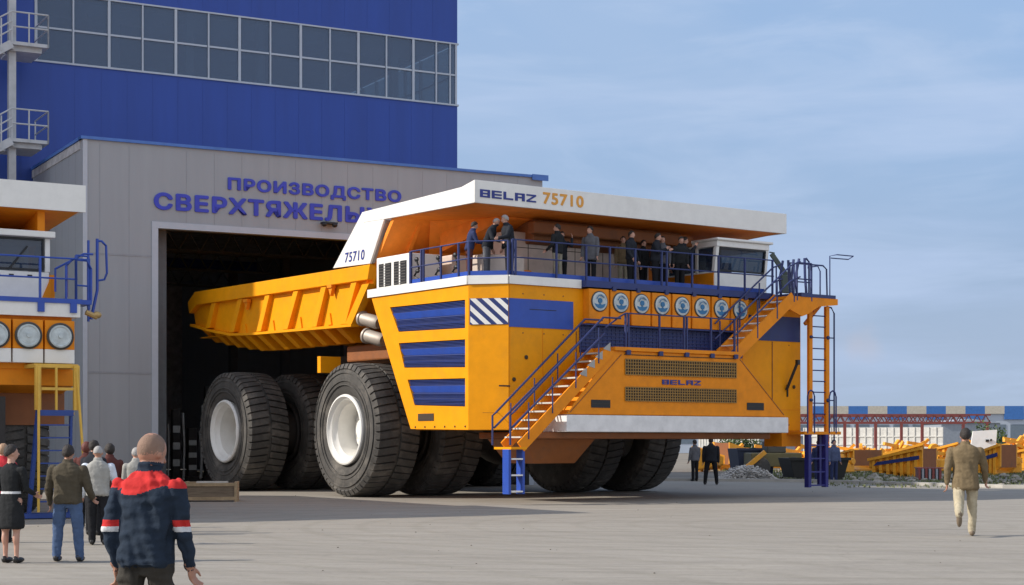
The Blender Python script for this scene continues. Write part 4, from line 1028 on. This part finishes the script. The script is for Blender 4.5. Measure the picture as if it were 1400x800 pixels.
# bushes
def bush(px,Y,w,h,label,n=1500,seed=1):
    random.seed(seed); o=empty('bush',((px-700)/2300*Y,Y,0)); tag(o,label,'bush',group='bushes behind the storage yard')
    c=MB(); cl=[(random.uniform(-w/2,w/2)*.8,random.uniform(-.8,.8),random.uniform(.3,.75)*h,random.uniform(.25,.42)*h) for _ in range(8)]
    for i in range(n):
        q=random.choice(cl); d=Vector((random.gauss(0,1),random.gauss(0,1),random.gauss(0,1))).normalized()*q[3]*random.uniform(.6,1.1)
        p=Vector(q[:3])+d; 
        if p.z<0: continue
        a=Vector((random.gauss(0,1),random.gauss(0,1),random.gauss(0,1))).normalized()*.12; b=Vector((random.gauss(0,1),random.gauss(0,1),random.gauss(0,1))).normalized()*.09
        c.add([p-a,p+b,p+a,p-b],[(0,1,2,3)],i%2)
    c.build('crown',[mat('leaf_dark',(.04,.07,.02),.8),mat('leaf_light',(.08,.12,.03),.8)],o)
    c=MB()
    for k in range(3): c.tube([(random.uniform(-.3,.3),0,-.05),(random.uniform(-.4,.4),0,h*.6)],[.06,.02],6)
    c.build('trunk',CHAS,o)
bush(1010,135,3.4,2.4,'green bush in front of the white slatted fence, seen under the bumper',seed=2)
bush(985,130,2.6,1.6,'low green bush just right of the standing man in black, under the bumper',seed=3)
bush(1352,140,2.4,3.0,'small dark bush beside the end of the red gantry',seed=5,n=1000)

# wooden crate
cr=empty('wooden_crate',(PX(288,684,2300*1.6/80)[0],2300*1.6/80,0),R(6)); tag(cr,'weathered wooden crate with a pale lid board lying before the rear tyre','crate')
WD=mat('old_wood',(.20,.15,.10),.85,var=.35,scale=5,stretch=(.4,4,4),bump=.3)
c=MB(); c.box(-.68,.68,.02,.85,.06,.50); c.build('box',WD,cr)
WD2=mat('pale_wood',(.36,.26,.15),.85,var=.25,scale=5)
for x in (-.72,.64): c=MB(); c.box(x,x+.08,-.02,.9,.0,.54); c.build('corner_post',WD2,cr)
for z_ in (.04,.42): c=MB(); c.box(-.64,.64,-.01,.02,z_,z_+.09); c.build('rail',WD2,cr)
c=MB(); c.box(-.4,.45,.1,.5,.505,.55); c.build('lid_board',mat('pale_board',(.6,.57,.5),.7),cr)
c=MB(); c.box(-1.0,-.3,.3,.8,.505,.53); c.build('lid_board',WD2,cr)

# ------------------------------------------------------------------ PEOPLE
def rotx(v,a): return Vector((v[0],v[1]*math.cos(a)-v[2]*math.sin(a),v[1]*math.sin(a)+v[2]*math.cos(a)))
def person(label, loc, head, H, top, legs, skin=SKIN, hair=HAIRD, shoes=SHOE, legL=(0,0), legR=(0,0), armL=(5,8,12), armR=(5,8,12),
           lean=0, coat='jacket', voxel=.016, build=1.0, group=None, painter=None, extra=[], bald=False, nod=0, bareleg=False, turn=0, stance=.0, longhair=False, wrinkle=0, sleeve=None, headk=1.0):
    """figure facing local +Y; angles in degrees: leg (hip swing, knee bend), arm (swing, abduct, elbow)"""
    mb=MB(); B=build; mats=[skin,top,legs,shoes,sleeve or top]+extra; SL=4
    hipz=.91
    for sx,(sw,kb) in ((-1,legL),(1,legR)):
        hip=Vector((sx*.095*B,0,hipz)); sw=R(sw); kb=R(kb)
        d1=Vector((sx*stance,math.sin(sw),-math.cos(sw))).normalized(); knee=hip+d1*.43
        d2=Vector((sx*stance*.6,math.sin(sw-kb),-math.cos(sw-kb))).normalized(); ank=knee+d2*.41
        lm=0 if bareleg else 2
        k1,k2,k3=(.085,.058,.045) if bareleg else (.097*B,.074*B,.066)
        mb.cap(hip,knee,k1,k2,lm); 
        if bareleg: mb.cap(knee,ank+Vector((0,0,.02)),.052,.033,0); mb.ell(knee.lerp(ank,.3)+Vector((0,-.015,0)),(.05,.052,.11),0)
        else: mb.cap(knee,ank+Vector((0,0,0)),k2,k3,2)
        ft=sw-kb if kb>R(25) else 0
        f=Vector((0,math.cos(ft),math.sin(ft)))
        mb.ell(ank+f*.06+Vector((0,0,-.035)),(.048,.135,.045),3,12,8,Matrix.Rotation(ft,3,'X'))
        mb.ell(ank+f*(-.03)+Vector((0,0,-.025)),(.042,.05,.052),3)
    b0=len(mb.v)
    # pelvis & torso
    pk=.74 if coat in ('jacket','long') else 1
    mb.rings([(0,0,.80,.13*B*pk,.10*B*pk),(0,0,.88,.165*B*pk,.118*B*pk),(0,0,.98,.16*B*pk,.112*B*pk),(0,0,1.06,.145*B*pk,.10*B*pk)],2 if coat!='dress' else 1)
    if coat=='jacket': 
        mb.rings([(0,-.005,.86,.175*B,.128*B),(0,-.005,.90,.19*B,.14*B),(0,0,1.0,.18*B,.132*B),(0,0,1.15,.182*B,.13*B),(0,.0,1.26,.198*B,.135*B),(0,-.005,1.35,.20*B,.125*B),(0,-.01,1.41,.165*B,.105*B),(0,-.01,1.465,.10*B,.085*B),(0,-.005,1.49,.075,.07)],1); mb.rings([(0,0,1.44,.088,.084),(0,.0,1.50,.083,.081),(0,.004,1.525,.080,.079)],1)
    elif coat=='long':
        mb.rings([(0,-.005,.74,.185*B,.14*B),(0,-.005,.78,.205*B,.155*B),(0,0,1.0,.182*B,.135*B),(0,0,1.15,.178*B,.13*B),(0,0,1.28,.20*B,.135*B),(0,-.005,1.38,.20*B,.12*B),(0,-.01,1.43,.165*B,.10*B),(0,-.01,1.465,.10*B,.085*B),(0,-.005,1.49,.075,.07)],1); mb.rings([(0,0,1.44,.088,.084),(0,.0,1.50,.083,.081),(0,.004,1.525,.080,.079)],1)
    elif coat=='dress':
        mb.rings([(0,0,.50,.185,.15),(0,0,.54,.20,.165),(0,0,.80,.19,.145),(0,0,.95,.165,.125),(0,0,1.06,.135,.105),(0,.01,1.22,.16,.13),(0,0,1.36,.165,.11),(0,0,1.43,.11,.08),(0,0,1.47,.06,.06)],1)
    else:
        mb.rings([(0,0,.93,.158*B,.115*B),(0,0,1.0,.155*B,.112*B),(0,0,1.14,.155*B,.112*B),(0,0,1.28,.178*B,.12*B),(0,-.005,1.38,.175*B,.105*B),(0,-.01,1.45,.11*B,.075*B),(0,-.005,1.48,.062,.06)],1)
    for sx in (-1,1): mb.ell((sx*.165*B,-.005,1.362),(.078,.066,.054),SL)
    # neck/head
    mb.cap((0,0,1.43),(0,.012,1.55),.058,.054,0)
    hr=Matrix.Rotation(R(turn),3,'Z')@Matrix.Rotation(R(-nod),3,'X'); hc_=Vector((0,.02,1.618-(.022 if headk>1 else 0)))
    hk=headk
    def hp(p): return hc_+hr@(Vector(p)*hk)
    mb.ell(hp((0,-.008,.015)),(.077*hk,.096*hk,.10*hk),0,18,12,hr); mb.ell(hp((0,.022,-.045)),(.058*hk,.068*hk,.072*hk),0,14,9,hr)
    mb.cap(hp((0,.092,.0)),hp((0,.108,-.022)),.011,.015,0,8)
    for sx in (-1,1): mb.ell(hp((sx*.078,-.005,-.01)),(.014*hk,.022*hk,.034*hk),0,8,6,hr)
    mb.ell(hp((0,.088,-.055)),(.022,.010,.008),0,8,5,hr)
    for sx,(sw,ab,el) in ((-1,armL),(1,armR)):
        sh_=Vector((sx*.202*B,-.005,1.362)); sw=R(sw); ab=R(ab); el=R(el)
        d=Vector((sx*math.sin(ab),math.sin(sw)*math.cos(ab),-math.cos(sw)*math.cos(ab))); e=sh_+d*.28
        a2=sw+el; d2=Vector((sx*math.sin(ab)*.35-sx*.12*math.sin(el),math.sin(a2),-math.cos(a2))).normalized(); w_=e+d2*.25
        sm=SL; j=1.18 if coat in('jacket','long') else 1.0
        mb.cap(sh_,e,.060*j*B,.048*j*B,sm); mb.cap(e,w_-d2*.01,.047*j*B,.036*j*B,sm)
        if sm!=0: mb.cap(w_-d2*.02,w_+d2*.02,.03,.028,0)
        side=d2.cross(Vector((0,0,1))).normalized() if abs(d2.z)<.95 else Vector((0,1,0))
        fw=side if abs(d2.z)>=.95 else side.cross(d2).normalized()
        # palm lies in plane (d2, fw); thumb leaves from the fw side
        rot=Matrix((fw.cross(d2).normalized(),fw,d2)).transposed()
        mb.ell(w_+d2*.055,(.018,.042,.052),0,12,8,rot)
        nrm=fw.cross(d2).normalized()*(-sx)
        for q,(o_,l_) in enumerate(((.028,.072),(.010,.080),(-.009,.074),(-.027,.060))):
            p0=w_+d2*.085+fw*o_; p1=p0+d2*l_*.52+nrm*.018; p2=p1+d2*l_*.22+nrm*.035
            mb.cap(p0,p1,.0105,.0095,0,8); mb.cap(p1,p2,.0095,.0085,0,8)
        p0=w_+d2*.03+fw*.03; p1=p0+d2*.035+fw*.028+nrm*.01; p2=p1+d2*.035+fw*.004+nrm*.012
        mb.cap(p0,p1,.014,.012,0,8); mb.cap(p1,p2,.012,.010,0,8)
    # lean upper body about the hips
    if lean:
        for i in range(b0,len(mb.v)):
            v=mb.v[i]; k=min(1,max(0,(v[2]-.86)/.15)) if coat!='dress' else min(1,max(0,(v[2]-.9)/.1))
            r=rotx((v[0],v[1],v[2]-.93),-R(lean)*k); mb.v[i]=(r.x,r.y,r.z+.93)
    zmin=min(v[2] for v in mb.v)
    s=H/(1.728-(.012 if headk>1 else 0))
    mb.v=[(v[0],v[1],v[2]-zmin) for v in mb.v]
    src=mb.mesh('src',mats,None); o=bpy.data.objects.new('src',src); COL.objects.link(o)
    rm=o.modifiers.new('r','REMESH'); rm.mode='VOXEL'; rm.voxel_size=voxel
    sm=o.modifiers.new('s','SMOOTH'); sm.factor=.5; sm.iterations=3 if voxel>.01 else 5
    dg=bpy.context.evaluated_depsgraph_get(); dg.update()
    me=bpy.data.meshes.new_from_object(o.evaluated_get(dg))
    bpy.data.objects.remove(o)
    bvh=BVHTree.FromPolygons([v for v in mb.v],mb.f)
    me.materials.clear()
    for m in mats: me.materials.append(m)
    if wrinkle:
        me.update(); nrm=[v.normal.copy() for v in me.vertices]
        for v,nn in zip(me.vertices,nrm):
            loc_,_,fi,_=bvh.find_nearest(v.co)
            if mb.m[fi]!=0 and mb.m[fi]!=3:
                q=v.co; w1=noise.noise(Vector((q.x*16+q.z*5,q.y*14,q.z*5+3))); w2=noise.noise(Vector((q.x*9,q.y*9,q.z*22)))
                v.co=v.co+nn*(wrinkle*(w1*.8+w2*.6-abs(w1)*.6))
    idx=[]
    for p in me.polygons:
        cc=p.center; _,_,fi,_=bvh.find_nearest(cc); mi=mb.m[fi]
        if coat in ('jacket','long'):
            if mi==2 and cc.z>(.88 if coat=='jacket' else .79): mi=1
            if mi==0 and 1.40<cc.z<1.512 and abs(cc.x)<.13: mi=1
        if painter: mi=painter(cc,mi)
        idx.append(mi)
    me.polygons.foreach_set('material_index',idx); me.shade_smooth()
    me.transform(Matrix.Scale(s,4)); me.name='person'
    ob=bpy.data.objects.new('person',me); COL.objects.link(ob); ob.location=loc; ob.rotation_euler=(0,0,R(head))
    tag(ob,label,'person',group)
    if hair is None: return ob,s
    # hair
    h=MB(); cz=Vector((0,.02,1.635-zmin))
    le=R(lean)
    hcc=rotx((0,.02,1.618-.93),-le) if lean else Vector((0,.02,1.618-.93)); hcc=Vector((hcc.x,hcc.y,hcc.z+.93-zmin))
    hr2=Matrix.Rotation(-le,3,'X')@hr
    vs=[];fs=[];nu,nv=44,18
    sd_=abs(hash(label))%97 if False else len(label)*1.7
    lo=-.60 if not longhair else -.95
    for i in range(nv+1):
        for j in range(nu):
            a=2*math.pi*j/nu; ca,sa=math.cos(a),math.sin(a)
            # lower limit: forehead high, nape low
            lim=(.62 if sa>0 else lo)*abs(sa)+(.05)*(1-abs(sa)) if not bald else (.1+.5*max(0,sa))
            if sa>0.2: lim=-.08+(.60)*min(1,(sa-.2)/.45)
            elif sa<=0: lim=-.08+(lo+.08)*min(1,-sa*1.2)
            else: lim=-.08
            if bald: lim=max(-.45,lim) if sa<.1 else .6
            lim+=.10*noise.noise(Vector((ca*9+sd_,sa*9,2)))
            t=math.pi/2-(math.pi/2-math.asin(max(-1,min(1,lim))))*i/nv
            jr=1+(.07 if not bald else .0)*noise.noise(Vector((math.cos(a)*3.2+sd_,math.sin(a)*3.2,t*3.5)))+(.035 if not bald else 0)*noise.noise(Vector((math.cos(a)*11+sd_,math.sin(a)*11,t*9)))
            lim=0;t=t+0
            rr=(.0865,.1055,.112) if not longhair else (.098,.115,.118)
            if bald: rr=(.0790,.0980,.1020)
            vs.append(hcc+hr2@Vector((rr[0]*jr*math.cos(t)*ca,-.008+rr[1]*jr*math.cos(t)*sa,.013+rr[2]*jr*math.sin(t))))
    for i in range(nv):
        for j in range(nu): fs.append((i*nu+j,i*nu+(j+1)%nu,(i+1)*nu+(j+1)%nu,(i+1)*nu+j))
    h.add([v*s for v in vs],fs); 
    hm=h.mesh('hair',hair,180,False); ho=bpy.data.objects.new('hair',hm); COL.objects.link(ho); ho.parent=ob
    so=ho.modifiers.new('s','SOLIDIFY'); so.thickness=.004; so.offset=-1
    return ob,s

NAVY=cloth('navy',(.018,.028,.045)); RED=cloth('red',(.50,.030,.028)); WHS=cloth('white_band',(.6,.6,.6)); BRN=cloth('khaki_dark',(.045,.04,.033))
def jack(co,mi):
    x,y,z=co; ax=abs(x)
    if mi==0 and z>1.50:
        lim=1.585+(0 if y<.06 else (y-.06)*1.3)+.012*noise.noise(Vector((x*45,y*45,z*45)))+.028*noise.noise(Vector((x*170,y*170,z*170)))
        return 7 if z>lim and not (z>1.70 and noise.noise(Vector((x*30,y*30,5)))>.1) else mi
    if mi not in (1,4): return mi
    if mi==4:
        if 1.115<z<1.16: return 5
        if 1.085<z<=1.115: return 6
        return 5 if z>1.365 else 4
    edge=1.35-.03*math.cos(x*13+.8)
    if z>1.475: return 1
    return 5 if z>edge else 1
sh=.3
GREYH=mat('cropped_hair',(.235,.145,.10),.8,bump=.4,bscale=150,var=.2)
def gp(px,py): Y=2300*1.6/(py-606); return ((px-700)/2300*Y,Y,0)
fx=(200-700)/2300*10.5
person('balding worker in navy jacket with red shoulders and red white sleeve bands, nearest person',(fx,10.5,0),-16,1.66,NAVY,BRN,SKIN2,None,coat='jacket',build=1.0,
       voxel=.0085,painter=jack,extra=[RED,WHS,GREYH],armL=(-12,6,30),armR=(8,8,14),legL=(-8,10),legR=(10,6),bald=True,nod=14,turn=-20,lean=5,wrinkle=.024,headk=1.1)
OLV=cloth('olive_leather',(.075,.062,.042)); JNS=cloth('blue_denim',(.07,.11,.20))
person('man in olive brown jacket and blue jeans with his back turned',gp(93,768),-5,1.56,OLV,JNS,SKIN2,HAIRD,coat='jacket',build=1.15,armL=(4,14,18),armR=(8,14,45),stance=.1,voxel=.012,wrinkle=.012)
BLC_=cloth('black_coat',(.02,.021,.022))
def belt(co,mi):
    if mi==1 and 1.03<co.z<1.06: return 5
    return mi
person('woman in a black knee length coat and bare legs at the left edge',gp(15,770),-18,1.56,BLC_,BLC_,SKIN,HAIRD,coat='dress',bareleg=True,armL=(15,6,70),armR=(10,6,60),turn=-40,painter=belt,extra=[WHS],voxel=.012,longhair=False,wrinkle=.006)
REDT=cloth('red_top',(.45,.03,.04)); GRY=cloth('grey_vest',(.34,.33,.30)); WSH=cloth('white_shirt',(.62,.66,.72)); BKT=cloth('black_trousers',(.015,.015,.017)); BRC=cloth('brown_coat',(.10,.035,.03))
SUIT=cloth('dark_suit',(.022,.024,.03)); KHK=cloth('khaki',(.30,.27,.20)); TAN=cloth('tan_jacket',(.17,.125,.07)); BEI=cloth('beige_trousers',(.42,.36,.25)); MGR=cloth('mid_grey',(.12,.12,.13))
BLW=cloth('workwear_blue',(.03,.04,.10))
person('person in a red top half hidden behind the woman at the left edge',gp(4,742),-10,1.57,REDT,BKT,SKIN,mat('fair_hair',(.36,.22,.13),.7),voxel=.016)
person('bald man in a light grey vest over white sleeves and black trousers',gp(134,745),8,1.54,GRY,BKT,SKIN2,HAIRG,bald=True,nod=15,sleeve=WSH,voxel=.014,armR=(15,14,40),build=1.1,coat='jacket',wrinkle=.008)
person('dark haired man in a dark jacket standing behind the man in the grey vest',gp(128,732),-20,1.63,SUIT,BKT,SKIN,HAIRD,voxel=.016)
person('person in a reddish brown coat right of the man in the grey vest',gp(150,728),20,1.57,BRC,BKT,SKIN,HAIRD,voxel=.016,longhair=True)
person('grey haired man in pale jacket mostly hidden behind the red shouldered worker',gp(186,730),10,1.50,GRY,BKT,SKIN,HAIRG,voxel=.016,nod=10)
person('woman in maroon standing beside the yellow ladder in the crowd',gp(118,722),0,1.6,BRC,BKT,SKIN,mat('auburn_hair',(.12,.03,.02),.7),voxel=.016,longhair=True)
person('man in tan jacket and beige trousers walking away alone across the yard on the right',gp(1320,733),-14,1.84,TAN,BEI,SKIN2,HAIRD,coat='long',legL=(-22,48),legR=(8,6),armL=(-14,12,20),armR=(16,16,14),voxel=.013,build=1.1,shoes=mat('tan_shoes',(.20,.15,.10),.6),wrinkle=.010)
person('man in a black suit standing with feet apart under the far end of the bumper',gp(972,663),-4,1.80,SUIT,BKT,SKIN,HAIRD,stance=.16,voxel=.016,build=1.15,coat='jacket')
person('person in dark grey standing just behind the man in the black suit',gp(950,658),30,1.72,MGR,BKT,SKIN,HAIRD,voxel=.018)
person('worker in blue overalls standing behind the blue boarding ladder',gp(1119,659),160,1.7,BLW,BLW,SKIN,HAIRD,voxel=.018)
person('worker in faded blue standing right of the long ladder',gp(1140,660),200,1.72,cloth('faded_blue',(.08,.10,.18)),BLW,SKIN,HAIRD,voxel=.018)
dk='people gathered on the deck of the big truck'
def dp(label,x,y,head,H,top,legs,**k):
    kw=dict(voxel=.016,group=dk); kw.update(k); person(label,TW(x,y,6.052),35.5+head,H*.9,top,legs,**kw)
dp('grey haired man in black suit at the corner of the deck',1.35,-6.6,75,1.88,SUIT,BKT,hair=HAIRG,coat='jacket',build=1.15,lean=10,armL=(35,15,50))
dp('bald man bending over the corner rail of the deck',.95,-6.1,-140,1.86,SUIT,MGR,bald=True,hair=HAIRG,lean=22,armR=(40,20,50),nod=15)
dp('man in a blue jacket at the left side rail beside the bald man',.62,-5.75,-110,1.74,BLW,BRC,hair=HAIRD,lean=12,armR=(30,10,60))
dp('man in black shirt and khaki trousers turned from the rail',3.2,-6.3,15,1.80,BLC_,KHK,armL=(-5,18,60),armR=(10,18,50),turn=30)
dp('man in a dark top raising his arm to his face on the deck',3.8,-5.7,150,1.68,SUIT,BKT,armL=(70,20,110),lean=5)
dp('tall man in a grey coat with dark trousers at the middle of the deck',4.45,-6.2,120,1.84,MGR,BKT,coat='long',lean=4,turn=-25)
dp('man in black standing alone before the pale cabinet on the deck',5.85,-6.3,205,1.80,SUIT,BKT,coat='jacket',build=1.12,armR=(5,6,30))
dp('man in a beige suit half hidden between two men in black on the deck',6.2,-5.5,150,1.74,TAN,KHK)
dp('man in black with folded arms near the middle of the rail',6.75,-6.3,220,1.80,SUIT,BKT,armL=(30,10,90),armR=(30,10,90),coat='jacket',build=1.15,lean=6)
dp('dark dressed man right of the man with folded arms',7.2,-6.1,130,1.76,MGR,BKT,turn=30,lean=-3)
dp('shorter man in black pressed close behind the folded arms man',7.05,-5.4,190,1.70,BLC_,BKT)
dp('photographer in black lifting a camera beside the cab',8.1,-5.9,235,1.84,SUIT,BKT,armL=(60,15,95),armR=(60,15,95),coat='jacket',build=1.15,lean=8)
dp('man in black at the rail left of the photographer',7.6,-6.4,160,1.74,BLC_,BKT,coat='jacket',lean=10)
dp('woman with long dark hair in black near the cab door',7.9,-5.3,180,1.66,BLC_,BKT,longhair=True)

# ------------------------------------------------------------------ WORLD, SUN, CAMERA
EL=R(32.6); sd=Vector((.992,.13,0)).normalized()    # direction in which shadows fall
dirv=Vector((sd.x*math.cos(EL),sd.y*math.cos(EL),-math.sin(EL)))
sun=bpy.data.lights.new('sun','SUN'); sun.energy=3.5; sun.angle=R(.5); sun.color=(1,.94,.85)
so=bpy.data.objects.new('sun',sun); COL.objects.link(so); so.rotation_euler=dirv.to_track_quat('-Z','Y').to_euler()
w=bpy.data.worlds.new('World'); S.world=w; w.use_nodes=True; nt=w.node_tree
bg=nt.nodes['Background']; bg.inputs['Strength'].default_value=.15
sky=nt.nodes.new('ShaderNodeTexSky'); sky.sky_type='NISHITA'; sky.sun_disc=False; sky.sun_elevation=EL
sky.sun_rotation=math.atan2(-sd.x,-sd.y)   # rotation measured clockwise from +Y
sky.air_density=1.0; sky.dust_density=.6; sky.ozone_density=2.0
L_=nt.links.new
tc=nt.nodes.new('ShaderNodeTexCoord'); sp=nt.nodes.new('ShaderNodeSeparateXYZ'); L_(tc.outputs['Generated'],sp.inputs[0])
def mixc(fac,a,b):
    x=nt.nodes.new('ShaderNodeMix'); x.data_type='RGBA'
    for k,v in (('Factor',fac),('A',a),('B',b)):
        if isinstance(v,bpy.types.NodeSocket): L_(v,x.inputs[k])
        else: x.inputs[k].default_value=v
    return x.outputs['Result']
def mrange(v,a,b,c,d):
    m_=nt.nodes.new('ShaderNodeMapRange'); m_.interpolation_type='SMOOTHSTEP'
    for k,q in (('From Min',a),('From Max',b),('To Min',c),('To Max',d)): m_.inputs[k].default_value=q
    L_(v,m_.inputs['Value']); return m_.outputs['Result']
col=mixc(mrange(sp.outputs['Z'],.02,.55,.93,0.),sky.outputs['Color'],(1.290,1.838,2.906,1))
col=mixc(mrange(sp.outputs['Z'],-.02,.17,.92,0.),col,(1.974,2.433,3.154,1))
def cloud(scale,rot,nscale,lo,hi,amt,c_,colr,dist=.7,det=6):
    mp=nt.nodes.new('ShaderNodeMapping'); mp.inputs['Scale'].default_value=scale; mp.inputs['Rotation'].default_value=rot
    L_(tc.outputs['Generated'],mp.inputs['Vector'])
    n=nt.nodes.new('ShaderNodeTexNoise'); n.inputs['Scale'].default_value=nscale; n.inputs['Detail'].default_value=det; n.inputs['Roughness'].default_value=.55; n.inputs['Distortion'].default_value=dist
    L_(mp.outputs['Vector'],n.inputs['Vector']); return mixc(mrange(n.outputs['Fac'],lo,hi,0,amt),c_,colr)
col=cloud((1.6,1,14),(0,R(24),0),1.5,.40,.66,.62,col,(2.270,2.854,3.990,1))
col=cloud((2.2,1,9),(0,R(17),0),2.6,.45,.72,.45,col,(2.392,2.984,4.035,1),1.2)
col=cloud((1,1,2.5),(0,R(30),0),1.7,.42,.68,.28,col,(2.392,2.897,3.765,1))
# small pinkish smoke puff low on the right
vd=nt.nodes.new('ShaderNodeVectorMath'); vd.operation='SUBTRACT'; L_(tc.outputs['Generated'],vd.inputs[0]); q=Vector(((1175-700)/2300,1,(606-470)/2300)).normalized(); vd.inputs[1].default_value=q
ns=nt.nodes.new('ShaderNodeTexNoise'); ns.inputs['Scale'].default_value=70; L_(tc.outputs['Generated'],ns.inputs['Vector'])
va=nt.nodes.new('ShaderNodeVectorMath'); va.operation='LENGTH'; L_(vd.outputs[0],va.inputs[0])
ad=nt.nodes.new('ShaderNodeMath'); ad.operation='MULTIPLY_ADD'; L_(ns.outputs['Fac'],ad.inputs[0]); ad.inputs[1].default_value=.016; L_(va.outputs['Value'],ad.inputs[2])
col=mixc(mrange(ad.outputs[0],.008,.024,.42,0.),col,(2.573,2.506,2.828,1))
# unseen bright half of sky added behind the photographer to lift shaded front faces
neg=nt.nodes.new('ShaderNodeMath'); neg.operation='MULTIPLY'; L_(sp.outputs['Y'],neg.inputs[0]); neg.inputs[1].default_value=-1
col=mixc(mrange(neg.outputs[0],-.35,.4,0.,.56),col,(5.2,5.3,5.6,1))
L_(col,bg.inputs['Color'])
cam=bpy.data.cameras.new('camera'); co=bpy.data.objects.new('camera',cam); COL.objects.link(co)
co.location=(0,0,1.6); co.rotation_euler=(R(90),0,0); cam.sensor_width=36; cam.lens=2300/1400*36; cam.shift_y=(606-400)/1400
cam.clip_end=3000; S.camera=co
S.view_settings.view_transform='Standard'; S.view_settings.look='None'; S.view_settings.exposure=.5; S.view_settings.gamma=1
